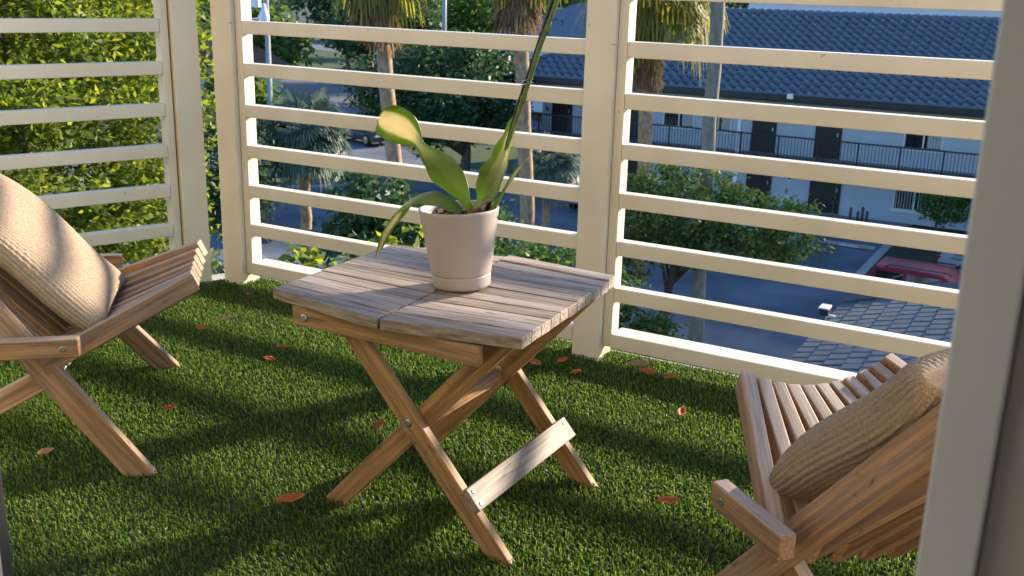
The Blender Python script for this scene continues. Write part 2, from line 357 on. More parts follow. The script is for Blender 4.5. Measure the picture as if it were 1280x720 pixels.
def limbs(mb, base, top, r0_, targets, n=6, seed=0, bend=.3):
    g = random.Random(seed); base = Vector(base); top = Vector(top); pts = []; K = 7
    off = Vector((g.uniform(-bend, bend), g.uniform(-bend, bend), 0))
    for k in range(K+1):
        t = k/K; pts.append(base.lerp(top, t)+off*math.sin(t*math.pi))
    mb.tube(pts, [r0_*(1.25 if k == 0 else 1-.55*k/K) for k in range(K+1)], 10)
    for j in range(n):
        tg = Vector(targets[g.randrange(len(targets))]); s0 = pts[g.randrange(3, K+1)]; mid = s0.lerp(tg, .5)+Vector((g.uniform(-.2, .2), g.uniform(-.2, .2), g.uniform(0, .4)))*(tg-s0).length*.4
        q = [s0.lerp(mid, t).lerp(mid.lerp(tg, t), t) for t in (0, .25, .5, .75, 1)]
        mb.tube(q, [r0_*.42*(1-.8*t) for t in (0, .25, .5, .75, 1)], 6)
def tree(name, label, cat, base, top, r0_, blobs, n, size, m, aspect=.5, spread=.22, seed=0, group=None, nl=8, shell=.55, twigs=None, up=.3, bend=.3, trunk_mat='bark', droop=None):
    t = thing(name, label, cat, base, 0, group); P, T = clump_points(blobs, n, seed, shell, twigs, spread)
    off = np.array(base); V, F = leaf_quads(P-off, size, aspect, up, seed=seed+1, droop=droop)
    mesh_np('crown', V, F, m, t)
    mb = MB(); limbs(mb, (0, 0, 0), Vector(top)-Vector(base), r0_, [tuple(x-off) for x in T[:max(40, nl*4)]], nl, seed, bend)
    mb.build('trunk', M[trunk_mat], t, smooth=True)
    return t
def blobs_in(c, r_, k, seed, sub=.5):
    g = np.random.default_rng(seed); out = [(c, tuple(v*.72 for v in r_))]
    for _ in range(k):
        d = g.normal(size=3); d /= np.linalg.norm(d); q = g.uniform(.4, .66)*sub/.5
        out.append((tuple(np.array(c)+d*np.array(r_)*g.uniform(.45, .72)), tuple(np.array(r_)*q*g.uniform(.7, 1.1))))
    return out

def fan_verts(c, axis, nrm, rad, nleaf, spread_deg, wd, g, droop=.25):
    """a pleated fan frond: many narrow two-quad leaflets from one point"""
    axis = Vector(axis).normalized(); nrm = Vector(nrm); nrm = (nrm-axis*nrm.dot(axis)).normalized(); sd = axis.cross(nrm)
    V = []; F = []
    for k in range(nleaf):
        a = R(spread_deg)*(k/(nleaf-1)-.5)
        d = axis*math.cos(a)+sd*math.sin(a); q = nrm.cross(d).normalized()*(-1); L = rad*(1-.25*abs(a)/R(spread_deg/2))*g.uniform(.85, 1.08)
        lift = nrm*(.03*rad*(1 if k % 2 else -1)); b = len(V); dz = Vector((0, 0, -1))
        c0 = Vector(c)
        p1 = c0+d*L*.5+lift; p2 = c0+d*L*.8+lift*.5+dz*L*droop*.25; p3 = c0+d*L*.97+dz*L*droop
        V += [c0+q*wd*.1, c0-q*wd*.1, p1-q*wd*.5, p1+q*wd*.5, p2-q*wd*.3, p2+q*wd*.3, p3-q*.01*rad, p3+q*.01*rad]
        F += [[b, b+1, b+2, b+3], [b+3, b+2, b+4, b+5], [b+5, b+4, b+6, b+7]]
    return V, F
def fan_palm(name, label, base, crown_c, r_base, r_top, frond_r, nf, m, seed, group, dead=14, dead_len=1.0, skirt_drop=.7, lo=-.75, hi=.95, bark='palm_bark', spread=170, nl=22, stem_f=.9, wdf=.085, hang=(.22, .4)):
    g = random.Random(seed); t = thing(name, label, 'palm tree', base, 0, group)
    b = Vector(base); c = Vector(crown_c)-b; K = 10
    pts = [Vector((0, 0, 0)).lerp(c, k/K) for k in range(K+1)]
    mb = MB()
    mid = [p+Vector((g.uniform(-.03, .03), g.uniform(-.03, .03), 0)) for p in pts]
    mb.tube(mid, [r_base*(1.25 if k == 0 else 1)+(r_top-r_base)*k/K for k in range(K+1)], 14); mb.build('trunk', M[bark], t, smooth=True)
    cr = MB(); pt = MB()
    for k in range(nf):
        z = lo+(hi-lo)*((k+.5)/nf); a = k*2.39996+g.uniform(-.25, .25); h = math.sqrt(max(0, 1-z*z))
        d = Vector((h*math.cos(a), h*math.sin(a), z)); st_ = frond_r*stem_f*g.uniform(.8, 1.1)
        p = c+d*st_+Vector((0, 0, -.12*st_*h))
        pt.tube([c, c.lerp(p, .5)+Vector((0, 0, .08*st_)), p], [.022, .017, .012], 5)
        ax = (d+Vector((0, 0, -.45*h))).normalized(); nr = Vector((-h*.2*math.cos(a), -h*.2*math.sin(a), 1))+Vector((g.uniform(-.5, .5), g.uniform(-.5, .5), 0))
        V, F = fan_verts(p, ax, nr, frond_r*g.uniform(.85, 1.1), nl, spread, frond_r*wdf, g, hang[0] if z > 0 else hang[1])
        cr.add(V, F)
    cr.build('crown', m, t); pt.build('frond_stem', M['stalk'], t, smooth=True)
    if dead:
        dm = MB()
        for k in range(dead):
            a = k*2.39996; d = Vector((math.cos(a), math.sin(a), 0)); hgt = -g.uniform(.05, skirt_drop)
            p = c+d*(r_top*1.1)+Vector((0, 0, hgt)); ax = (d*g.uniform(.12, .42)+Vector((0, 0, -1)))
            V, F = fan_verts(p, ax, d, dead_len*g.uniform(.7, 1.1), 14, 62, .085, g, .12); dm.add(V, F)
        dm.build('dead_skirt', M['lf_dead'], t)
    return t

# ------------------------------------------------------------------ the apartment building across the lot
WY, EY = 45.0, 42.6
bl = thing('apartment_building', 'long two storey apartment building with blue grey tiled hip roof and black walkway railing', 'building', (0, WY, G))
def B(mb, name, m, parent=bl, bevel=0):
    mb.v = [(x, y-WY, z-G) for x, y, z in mb.v]; return mb.build(name, M[m] if isinstance(m, str) else m, parent, bevel)
XL, XR = -23.6, 7.0
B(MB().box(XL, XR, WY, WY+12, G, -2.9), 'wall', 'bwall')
B(MB().box(XL-1.2, XR+1, 43.15, WY-.003, -5.95, -5.62), 'walkway_slab', 'kerb')
B(MB().box(XL-1.0, XR+1, 43.1, WY-.003, -3.3, -2.98), 'soffit', 'beige_trim')
B(MB().box(-25.25, XR+2, 42.52, 42.66, -3.08, -2.84), 'gutter', 'dark_trim')
B(MB().box(-25.1, XR+2, 42.7, 43.1, -3.16, -3.02), 'eave_board', 'dark_trim')
# roof: courses of S shaped tiles on the front slope, plain slopes elsewhere
pit = 3.15/7.8; per, crs = .42, .527; ncourse = 16
xs = np.arange(-25.4, XR+2, per/10); V = []; F = []; 
for j in range(ncourse):
    y0 = j*crs*.925; y1 = y0+crs*.925
    for yy, lift in ((y0, -.02), (y0+.001, .095), (y1, .012)):
        wv = .055*np.sin(2*np.pi*(xs/per)) + .018*np.sin(4*np.pi*xs/per)
        V.append(np.stack([xs, np.full_like(xs, EY+yy), -2.90+pit*yy+lift+wv*(1 if lift > 0 else .9)], 1))
n = len(xs); rows = len(V); V = np.concatenate(V)
for j in range(rows-1):
    i = np.arange(n-1); q = np.stack([j*n+i, j*n+i+1, (j+1)*n+i+1, (j+1)*n+i], 1)
    cx = V[q].mean(1); keep = cx[:, 0] > -25.25+(cx[:, 1]-EY); F.append(q[keep])
F = np.concatenate(F); V[:, 1] -= WY; V[:, 2] -= G
rf = mesh_np('roof', V, F, M['btile'], bl, True)
RY, RZ = EY+7.8, .32
B(MB().add([(-25.25, EY, -2.86), (-17.45, RY, .20), (-25.25, RY+7.8, -2.86)], [[0, 1, 2]]), 'hip_slope', 'btile')
B(MB().add([(-25.25, RY+7.8, -2.86), (-17.45, RY, .20), (XR+2, RY, .20), (XR+2, RY+7.8, -2.86)], [[0, 1, 2, 3]]), 'rear_slope', 'btile')
rc = MB()
x = -17.45
while x < XR+2:
    rc.tube([(x, RY, .20), (x+.41, RY, .22)], [.12, .14], 8); x += .39
k = 0
while k < 7.7:
    rc.tube([(-25.25+k, EY+k, -2.90+pit*k), (-25.25+k+.3, EY+k+.3, -2.85+pit*(k+.3))], [.11, .13], 8); k += .28
B(rc, 'ridge_cap', 'btile', rf)
rf.children[-1].matrix_parent_inverse.identity()
# balustrade
def balustrade(x0, x1, y):
    top = MB().box(x0, x1, y-.025, y+.025, -4.65, -4.59).box(x0, x1, y-.02, y+.02, -5.50, -5.46)
    o = B(top, 'balustrade', 'dark_trim')
    bb = MB(); x = x0
    while x < x1: bb.box(x-.011, x+.011, y-.011, y+.011, -5.461, -4.649); x += .135
    c = B(bb, 'baluster', 'dark_trim', o); x = x0
    while x <= x1+.01: B(MB().box(x-.032, x+.032, y-.032, y+.032, -5.62, -4.585), 'post', 'dark_trim', o); x += 1.62
balustrade(XL-.9, XR, 43.3)
for x in (-13.3, -20.6, -3.0, 4.0): B(MB().box(x-.07, x+.07, 43.36, 43.5, -5.62, -3.3), 'column', 'white')
for x in (-13.3, -20.6, -3.0, 4.0): B(MB().box(x-.09, x+.09, 43.36, 43.54, G+.1, -5.95), 'column', 'white')
def opening(kind, x0, x1, z0, z1, label=None):
    if kind == 'door':
        o = B(MB().box(x0, x1, WY-.03, WY-.002, z0, z1), 'door', 'door', bl, .004)
        fr = MB().box(x0-.06, x0-.002, WY-.05, WY-.001, z0, z1+.06).box(x1+.002, x1+.06, WY-.05, WY-.001, z0, z1+.06).box(x0, x1, WY-.05, WY-.001, z1+.002, z1+.06)
        B(fr, 'frame', 'dark_trim', o)
        B(MB().box(x1-.12, x1-.07, WY-.08, WY-.031, z0+.95, z0+1.1), 'handle', 'steel', o)
    else:
        o = B(MB().box(x0-.06, x0, WY-.05, WY-.001, z0, z1).box(x1, x1+.06, WY-.05, WY-.001, z0, z1).box(x0-.06, x1+.06, WY-.05, WY-.001, z1, z1+.06)
              .box((x0+x1)/2-.03, (x0+x1)/2+.03, WY-.055, WY-.001, z0, z1), 'window', 'white')
        B(MB().box(x0-.12, x1+.12, WY-.1, WY-.001, z0-.14, z0-.002), 'sill', 'white', o)
        xm = (x0+x1)/2
        B(MB().box(x0, xm-.03, WY-.03, WY-.002, z0, z1), 'pane', 'glass', o)
        p = B(MB().box(xm+.03, x1, WY-.03, WY-.002, z0, z1), 'pane', 'glass', o)
        bb = MB(); x = x0+.04 if kind == 'blind' else xm+.05
        while x < x1-.05:
            if abs(x-xm) > .06: bb.box(x, x+(.035 if kind == 'blind' else .10), WY-.036, WY-.0305, z0+.02, z1-.02)
            x += .11
        B(bb, 'blind', 'blind', o)
    return o
for x0, x1 in ((-10.4, -9.42), (-13.15, -12.2), (-23.0, -22.05), (-19.2, -18.25), (-3.2, -2.25)): opening('door', x0, x1, -5.61, -3.5)
for x0, x1 in ((-10.4, -9.2), (-13.2, -12.2), (-19.2, -18.25), (-22.8, -21.8), (-1.6, -.7)): opening('door', x0, x1, G+.11, -6.05)
opening('plain', -6.81, -5.40, -4.80, -3.72); opening('blind', -6.92, -5.38, -7.36, -6.2)
opening('plain', -17.3, -15.9, -4.80, -3.72); opening('plain', -17.3, -15.9, -7.36, -6.2); opening('plain', -15.3, -14.2, -4.80, -3.72)
for x, z in ((-11.45, -4.05), (-11.35, -6.5)):
    o = B(MB().box(x-.12, x+.12, WY-.05, WY-.001, z-.25, z+.25), 'wall_lamp', 'white')
    B(MB().box(x-.07, x+.07, WY-.09, WY-.051, z-.16, z+.18), 'lantern', 'dark_trim', o)
B(MB().box(-11.15, -10.9, 42.40, 42.51, -2.98, -2.78), 'flood_lamp', 'alu')

# far buildings
fb = thing('flat_roofed_block', 'pale flat roofed block behind the ridge of the blue roof', 'building', (-2, 78, G))
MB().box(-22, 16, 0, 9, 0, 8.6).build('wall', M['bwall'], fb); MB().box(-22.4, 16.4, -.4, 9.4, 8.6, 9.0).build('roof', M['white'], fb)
fw_ = MB()
for k in range(9): fw_.box(-20+k*4, -18.4+k*4, -.02, .02, 5.4, 7)
for k in range(9): MB().box(-20+k*4, -18.4+k*4, -.04, -.002, 5.4, 7).build('window', M['glass'], fb)
hb = thing('neighbour_house', 'low house with brown roof and white wall seen in the gap between the corner posts', 'house', (-62, 62, G), R(-40))
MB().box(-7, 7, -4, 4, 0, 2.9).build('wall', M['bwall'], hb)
MB().add([(-8, -5, 2.85), (8, -5, 2.85), (8, 5, 2.85), (-8, 5, 2.85), (-5, 0, 5.6), (5, 0, 5.6)], [[0, 1, 5, 4], [1, 2, 5], [2, 3, 4, 5], [3, 0, 4], [3, 2, 1, 0]]).build('roof', M['brown_tile'], hb)
o = MB().box(-3, -1.4, -4.05, -4.002, .9, 2.2).build('window', M['glass'], hb); MB().box(2, 3, -4.05, -4.002, 0, 2.1).build('door', M['door'], hb)
nb = thing('tiled_house', 'house with pale blue roof between palm crown and building corner', 'house', (-33, 74, G))
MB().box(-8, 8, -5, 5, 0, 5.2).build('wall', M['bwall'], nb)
MB().add([(-9, -6, 5.1), (9, -6, 5.1), (9, 6, 5.1), (-9, 6, 5.1), (-3, 0, 7.9), (3, 0, 7.9)], [[0, 1, 5, 4], [1, 2, 5], [2, 3, 4, 5], [3, 0, 4], [3, 2, 1, 0]]).build('roof', M['btile'], nb)
for k in (-5, -1, 3): MB().box(k, k+1.5, -5.05, -5.002, 2.6, 3.9).build('window', M['glass'], nb)

# ------------------------------------------------------------------ grey tiled carport roof below the balcony
cp = thing('carport', 'low carport roof of flat grey interlocking tiles beside the parking lot', 'carport', (-4.2, 17, G))
cz = -5.2-G; tl, tw = .37, .345; sl = math.tan(R(17)); V = []; F = []; GR = []
for j in range(16):
    for i in range(24):
        x0 = i*tl*.955; x1 = x0+tl*1.07; y0 = -.35+j*tw; y1 = y0+tw*.965
        if i % 2: y0 += 0; y1 += 0
        z0 = cz+x0*sl+.045; z1 = cz+x1*sl+.008; jx = random.uniform(-.006, .006)
        b = len(V); e = .03
        V += [(x0, y0, z0-.045), (x0, y1, z0-.045), (x0, y0, z0-.012), (x0, y0+e, z0+jx), (x0, y1-e*1.6, z0+jx), (x0, y1, z0-.03),
              (x1, y0, z1-.012), (x1, y0+e, z1+jx), (x1, y1-e*1.6, z1+jx), (x1, y1, z1-.03), (x1, y0, z1-.05)]
        F += [[b+2, b+6, b+7, b+3], [b+3, b+7, b+8, b+4], [b+4, b+8, b+9, b+5], [b, b+2, b+3, b+4, b+5, b+1], [b, b+10, b+6, b+2]]
mesh_np('tiled_roof', V, F, M['gtile'], cp)
MB().add([(-.02, -.4, cz-.14), (8.6, -.4, cz-.14+8.62*sl), (8.6, 5.2, cz-.14+8.62*sl), (-.02, 5.2, cz-.14), (-.02, -.4, cz-.03), (8.6, -.4, cz-.03+8.62*sl), (8.6, 5.2, cz-.03+8.62*sl), (-.02, 5.2, cz-.03)],
         [[3, 2, 1, 0], [4, 5, 6, 7], [0, 1, 5, 4], [2, 3, 7, 6], [3, 0, 4, 7], [1, 2, 6, 5]]).build('roof_deck', M['dark_trim'], cp)
vt = MB(); x = 0
while x < 8.4: vt.tube([(x, 5.24, cz+.06+x*sl), (x+.42, 5.24, cz+.05+(x+.42)*sl)], [.115, .10], 8); x += .39
vt.build('verge_tile', M['gtile'], cp)
for y in (0, 2.5, 4.9):
    for x in (.25, 8.1): MB().box(x-.08, x+.08, y-.08, y+.08, 0, cz-.14+x*sl).build('post', M['white'], cp)
fl = thing('flood_light', 'small black and white floodlight on the edge of the grey tiled roof', 'lamp', (-4.22, 20.85, -5.14))
MB().box(-.02, .16, -.03, .03, -.08, .05).build('bracket', M['white'], fl)
MB().box(-.13, .05, -.17, .13, .052, .19).build('housing', M['black'], fl, .01); MB().box(-.15, .05, -.18, .14, .192, .22).build('hood', M['white'], fl, .005)

# ------------------------------------------------------------------ cars
def car(name, label, loc, rz, paint, suv=False, group=None):
    t = thing(name, label, 'car', loc, rz, group)
    L, W, hb, ht = (4.4, 1.80, .90, 1.50) if suv else (4.5, 1.78, .90, 1.43)
    zb = .22
    # body: stations along x, rounded section
    stn = [(-L/2, .74, .48, .80), (-L/2+.10, .86, .32, .96 if suv else .92), (-L/2+.7, .96, zb, hb+.02), (-.6, 1, zb, hb), (.5, 1, zb, hb-.01), (1.05, .99, zb, hb-.02), (1.7, .93, zb+.02, hb-.12), (L/2-.12, .84, .30, .70), (L/2, .70, .42, .60)]
    prof = [(0, 0), (.82, 0), (.97, .12), (1.0, .42), (.985, .72), (.90, .97), (0, 1.03)]
    V = []; F = []
    for x, ws, z0, z1 in stn:
        pts = [(s_*p*W/2*ws, z0+(z1-z0)*q) for s_ in (1,) for p, q in prof] + [(-p*W/2*ws, z0+(z1-z0)*q) for p, q in prof[-2:0:-1]]
        V += [(x, y, z) for y, z in pts]
    k = len(pts)
    for i in range(len(stn)-1): F += [[i*k+j, (i+1)*k+j, (i+1)*k+(j+1) % k, i*k+(j+1) % k] for j in range(k)]
    F += [list(range(k)), [(len(stn)-1)*k+j for j in range(k)][::-1]]
    bo = MB().add(V, F).build('body', paint, t, smooth=True)
    md = bo.modifiers.new('s', 'SUBSURF'); md.levels = md.render_levels = 1
    # cabin
    if suv: cs = [(-L/2+.12, .78, 0), (-L/2+.42, .76, 1), (-.9, .80, 1.02), (.15, .79, 1.0), (1.12, .82, 0)]
    else: cs = [(-L/2+.45, .80, 0), (-1.05, .70, .92), (-.55, .71, 1), (.05, .71, .98), (1.10, .82, 0)]
    z0 = hb-.03; V = []; F = []
    for x, ws, q in cs:
        zt = z0+.005+(ht-z0)*q; yb = W/2*.93; yt = W/2*ws
        V += [(x, -yb+(yb-yt)*q, zt-.05*q), (x, -yt*.86, zt), (x, 0, zt+.02*q), (x, yt*.86, zt), (x, yb-(yb-yt)*q, zt-.05*q)]
    n_ = len(cs)
    for i in range(n_-1): F += [[i*5+j, i*5+j+1, (i+1)*5+j+1, (i+1)*5+j] for j in range(4)]
    rb = [(x, -W/2*.93, z0) for x, _, _ in cs]; b0 = len(V); V += rb; b1 = len(V); V += [(x, W/2*.93, z0) for x, _, _ in cs]
    for i in range(n_-1): F += [[b0+i, i*5, (i+1)*5, b0+i+1], [b1+i, b1+i+1, (i+1)*5+4, i*5+4]]
    cb = MB().add(V, F); cab = cb.build('cabin', paint, t, .03, seg=3)
    def quad(a, b, c, d, i0, i1, j0, j1, off, name):
        a, b, c, d = map(Vector, (a, b, c, d)); f = lambda u, v: a.lerp(b, u).lerp(d.lerp(c, u), v)
        nrm = (b-a).cross(d-a).normalized()
        q = [f(i0, j0)+nrm*off, f(i1, j0)+nrm*off, f(i1, j1)+nrm*off, f(i0, j1)+nrm*off]
        q2 = [p-nrm*.02 for p in q]
        MB().add(q+q2, [[0, 1, 2, 3], [0, 4, 5, 1], [1, 5, 6, 2], [2, 6, 7, 3], [3, 7, 4, 0], [7, 6, 5, 4]]).build(name, M['glass'], cab)
    Vv = [Vector(v) for v in V]
    e = n_-2
    quad(Vv[e*5+5], Vv[e*5+9], Vv[e*5+4], Vv[e*5], .08, .92, .1, .9, .008, 'windscreen')
    quad(Vv[4], Vv[0], Vv[5], Vv[9], .1, .9, .1, .85, .008, 'rear_window')
    for s_ in (0, 1):
        for i in range(0, n_-1):
            lo, hi = (b0+i, i*5) if s_ == 0 else (b1+i, i*5+4)
            lo2, hi2 = (b0+i+1, (i+1)*5) if s_ == 0 else (b1+i+1, (i+1)*5+4)
            A, Bq, Cq, D = (Vv[lo], Vv[lo2], Vv[hi2], Vv[hi]) if s_ == 0 else (Vv[lo2], Vv[lo], Vv[hi], Vv[hi2])
            if i == 0 or i == n_-2:
                continue
            quad(A, Bq, Cq, D, .05, .95, .22, .86, .008, 'side_window')
        sgn = -1 if s_ == 0 else 1
        yb = sgn*(W/2*.93+.006); ya = sgn*(W/2*(.80)+.03)
        for tri in ([(.2, yb, z0+.1), (.92, yb, z0+.1), (.2, ya, ht-.16)], [(-.95, yb, z0+.1), (-L/2+.55, yb, z0+.1), (-.95, ya, ht-.16)]):
            q = [Vector(p) for p in tri]; q2 = [p-Vector((0, sgn*.03, 0)) for p in q]
            MB().add(q+q2, [[0, 1, 2], [5, 4, 3], [0, 3, 4, 1], [1, 4, 5, 2], [2, 5, 3, 0]]).build('side_window', M['glass'], cab)
    for x in (-1.38, 1.38):
        for s_ in (-1, 1):
            y = s_*(W/2-.09)
            wh = MB(); wh.tube([(x, y-.11, .33), (x, y-.1, .33), (x, y+.1, .33), (x, y+.11, .33)], [.28, .33, .33, .28], 20)
            wo = wh.build('wheel', M['tyre'], t, smooth=False); MB().disc((x, y+s_*.105, .33), (0, s_, 0), .21, .02, 12).build('rim', M['steel'], wo)
    for s_ in (-1, 1):
        MB().box(-L/2-.005, -L/2+.16, s_*.52-.16, s_*.52+.16, .66, .82).build('tail_light', M['red_lens'], t, .02)
        MB().box(L/2-.26, L/2-.03, s_*.58-.17, s_*.58+.17, .55, .67).build('headlight', M['alu'], t, .02)
        MB().box(.78, .95, s_*W/2*1.0-.02+s_*.06, s_*W/2*1.0+.02+s_*.16, .92, 1.06).build('mirror', paint, t, .02)
    MB().box(-L/2-.03, -L/2+.02, -.17, .17, .56, .68).build('licence_plate', M['plate'], t)
    if suv:
        for s_ in (-1, 1): MB().tube([(-1.5, s_*.6, ht+.0), (-1.4, s_*.6, ht+.06), (.2, s_*.6, ht+.06), (.35, s_*.6, ht-.01)], .02, 6).build('roof_rail', M['dark_trim'], t)
    return t
gz = G+.03
car('parked_car', 'red car with roof rails parked beyond the grey tiled roof', (-3.3, 31.9, gz), R(-3), M['red_paint'], True)
car('parked_car', 'pale teal car parked nose in under the tree with its rear towards us', (-9.95, 38.1, gz), R(90), M['teal_paint'])
car('parked_car', 'grey car parked in the shade just behind the red car', (-1.7, 36.6, gz+.1), R(-6), M['grey_paint'])
car('parked_car', 'grey car parked below the left corner of the balcony rails', (-21.3, 21.8, gz), R(150), M['grey_paint'])
car('parked_car', 'charcoal car parked beside the grey car below the corner', (-17.5, 20.6, gz), R(150), M['dark_paint'])
car('parked_car', 'black car standing at the kerb by the street beyond the silver palm', (-37.5, 49.2, gz), R(-20), M['dark_paint'])
car('parked_car', 'light blue van roofed car beside the wall behind the palm trunk', (-18.3, 41.0, gz), R(90), M['blue_paint'], True)
ws = thing('wheel_stop', 'pale concrete wheel stop across the empty parking bay', 'wheel stop', (-7.5, 39.55, G+.025))
MB().beam((-.95, 0, .08), (.95, 0, .08), (0, 1, 0), .17, .13).build('block', M['concrete'], ws, .03)
MB().box(-.35, .35, -.088, -.084, .04, .12).build('painted_mark', M['white_line'], ws)

# ------------------------------------------------------------------ street furniture, fence
lp = thing('street_lamp', 'grey street lamp post with white globe lamp beside the left corner post', 'street lamp', (-33.7, 37.0, G))
MB().tube([(0, 0, 0), (0, 0, .3), (0, 0, .31), (0, 0, 9.6)], [.2, .2, .13, .11], 12).build('pole', M['pole'], lp, smooth=True)
MB().tube([(-1.6, -.9, 6.9), (-.8, -.45, 7.35), (0, 0, 7.45)], .04, 6).build('arm', M['white'], lp, smooth=True)
MB().lathe([(.0, 6.95), (.10, 6.98), (.24, 7.2), (.25, 7.5), (.18, 7.72), (.12, 7.8), (.1, 8.05), (0, 8.1)], 16, (.06, -.25, 0)).build('lamp_head', M['lamp_glass'], lp, smooth=True)
MB().box(-.85, -.25, -.4, -.05, 7.9, 8.6).build('sign_box', M['lamp_glass'], lp, .02)
up_ = thing('utility_pole', 'thin leaning pale pole left of the street lamp', 'pole', (-32.2, 34.4, G))
MB().tube([(0, 0, 0), (-.55, 0, 9.5)], [.13, .09], 8).build('pole', M['pole'], up_, smooth=True)
up2 = thing('utility_pole', 'grey utility pole rising behind the dark shade tree', 'pole', (-43, 66, G))
MB().tube([(0, 0, 0), (0, 0, 12)], [.2, .15], 8).build('pole', M['pole'], up2, smooth=True)
fn = thing('board_fence', 'dark wooden board fence seen low in the gap between the corner posts', 'fence', (-29.5, 30.5, G), R(-35))
fb_ = MB(); x = -5
while x < 5: fb_.box(x, x+.18, -.02, .02, .05, 1.75); x += .19
fb_.build('board', M['fence_wood'], fn); MB().box(-5, 5, .022, .08, .4, .5).box(-5, 5, .022, .08, 1.3, 1.4).build('rail', M['fence_wood'], fn)

# ------------------------------------------------------------------ trees and plants outside
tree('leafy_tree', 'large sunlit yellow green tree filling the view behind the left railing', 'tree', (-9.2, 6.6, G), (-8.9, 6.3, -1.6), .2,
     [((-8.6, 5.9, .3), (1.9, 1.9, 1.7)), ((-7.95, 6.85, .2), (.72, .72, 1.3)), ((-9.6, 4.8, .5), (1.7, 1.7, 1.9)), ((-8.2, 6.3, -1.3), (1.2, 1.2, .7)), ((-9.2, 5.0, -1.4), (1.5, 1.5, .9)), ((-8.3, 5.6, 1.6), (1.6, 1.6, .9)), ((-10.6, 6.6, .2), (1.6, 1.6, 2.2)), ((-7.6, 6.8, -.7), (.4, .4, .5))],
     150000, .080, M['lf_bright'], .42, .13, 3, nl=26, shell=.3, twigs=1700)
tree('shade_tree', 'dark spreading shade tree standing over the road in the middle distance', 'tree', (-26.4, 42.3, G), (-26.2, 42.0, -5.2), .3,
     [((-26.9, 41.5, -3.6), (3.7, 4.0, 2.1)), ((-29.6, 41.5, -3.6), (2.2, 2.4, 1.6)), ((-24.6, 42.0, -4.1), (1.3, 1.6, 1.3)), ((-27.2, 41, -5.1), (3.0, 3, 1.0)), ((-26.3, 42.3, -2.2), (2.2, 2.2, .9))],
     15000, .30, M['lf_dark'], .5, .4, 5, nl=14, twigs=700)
tree('parking_lot_tree', 'dense green tree with yellowish sunlit tips over the parking lot', 'tree', (-9.6, 25.8, G), (-8.7, 24.4, -5.1), .16,
     [((-8.6, 24.2, -3.9), (1.5, 1.4, .95)), ((-7.0, 24.0, -4.1), (1.0, 1.0, .8)), ((-6.0, 24.3, -4.3), (.75, .7, .75)), ((-9.9, 23.8, -4.3), (1.1, 1, 1.0)), ((-10.0, 23.5, -5.3), (.9, .9, .6)), ((-6.3, 24.2, -4.95), (.5, .5, .5)), ((-7.8, 24.2, -4.85), (1.2, 1.1, .5)), ((-9.3, 24.2, -3.35), (.7, .7, .5))],
     11000, .16, M['lf_yel'], .5, .17, 8, nl=14, twigs=420)
tree('parking_lot_tree', 'lower leafy tree at the foot of the middle post below the rails', 'tree', (-9.0, 21.4, G), (-8.6, 20.9, -6.7), .09,
     [((-8.5, 20.6, -6.15), (.95, .9, .6)), ((-9.2, 20.3, -5.6), (.7, .7, .7)), ((-7.9, 20.5, -6.3), (.6, .6, .45))], 4200, .15, M['lf_mid'], .5, .15, 9, twigs=220)
tree('broadleaf_tree', 'dark broad leaved tree crown beside the left palm trunk', 'tree', (-11.2, 14.8, G), (-11, 14.5, -3.6), .13,
     [((-10.9, 14.5, -2.5), (.75, .7, .6)), ((-10.2, 14.2, -2.9), (.7, .7, .55)), ((-9.6, 14.4, -3.1), (.6, .6, .5)), ((-11.1, 14.0, -3.0), (.55, .55, .35)), ((-10.2, 14.3, -3.5), (.7, .7, .4))], 2400, .21, M['lf_dark'], .5, .13, 12, twigs=160, droop=-.6)
tree('young_tree', 'young tree with glossy lime leaves just outside the rails left of the table', 'tree', (-5.2, 6.6, G), (-5.15, 6.3, -1.5), .06,
     [((-5.28, 6.05, -.93), (.22, .22, .17)), ((-4.98, 6.25, -.98), (.22, .2, .15)), ((-4.75, 6.4, -.83), (.2, .2, .16)), ((-4.45, 6.5, -.72), (.22, .2, .13)), ((-5.05, 6.2, -1.3), (.4, .3, .2))], 520, .105, M['lf_bright'], .58, .055, 14, nl=10, twigs=70, droop=-.7)
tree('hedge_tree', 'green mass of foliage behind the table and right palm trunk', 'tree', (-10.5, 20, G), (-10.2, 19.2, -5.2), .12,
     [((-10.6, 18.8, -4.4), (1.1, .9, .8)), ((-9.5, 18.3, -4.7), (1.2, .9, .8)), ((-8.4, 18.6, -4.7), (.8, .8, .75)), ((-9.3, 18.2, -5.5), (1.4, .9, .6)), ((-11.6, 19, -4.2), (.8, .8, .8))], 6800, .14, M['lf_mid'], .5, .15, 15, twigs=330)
tree('corner_tree', 'dark tree standing low behind the gap between the corner posts', 'tree', (-22.5, 23.2, G), (-22.4, 23, -5.6), .15,
     [((-22.2, 22.8, -4.3), (1.3, 1.2, 1.7)), ((-23.0, 22.6, -5.4), (1.3, 1.2, .9))], 4200, .22, M['lf_dark'], .5, .2, 17, twigs=260)
bgt = [(-58, 62, 5.5, 8), (-49, 67, 6, 9), (-66, 84, 7, 10), (-52, 86, 7, 10), (-40, 74, 5.5, 8.5), (-33, 88, 7, 10), (-76, 70, 6, 9), (-90, 92, 8, 11), (-74, 108, 8, 11), (-55, 112, 8, 12), (-36, 112, 8, 11), (-20, 96, 6, 9.5), (-27, 68, 4.2, 6.8), (-110, 118, 9, 12), (-95, 140, 10, 13), (-70, 145, 10, 13), (-42, 148, 10, 13), (-12, 112, 8, 11), (-42, 44, 2.6, 4.4), (-72, 52, 5, 8)]
bgt += [(4, 62, 6, 20), (11, 61, 6.5, 22), (19, 62, 6.5, 21), (27, 60, 6.5, 22), (35, 61, 6, 20)]  # tall trees added out of view so their crowns shade the parking lot
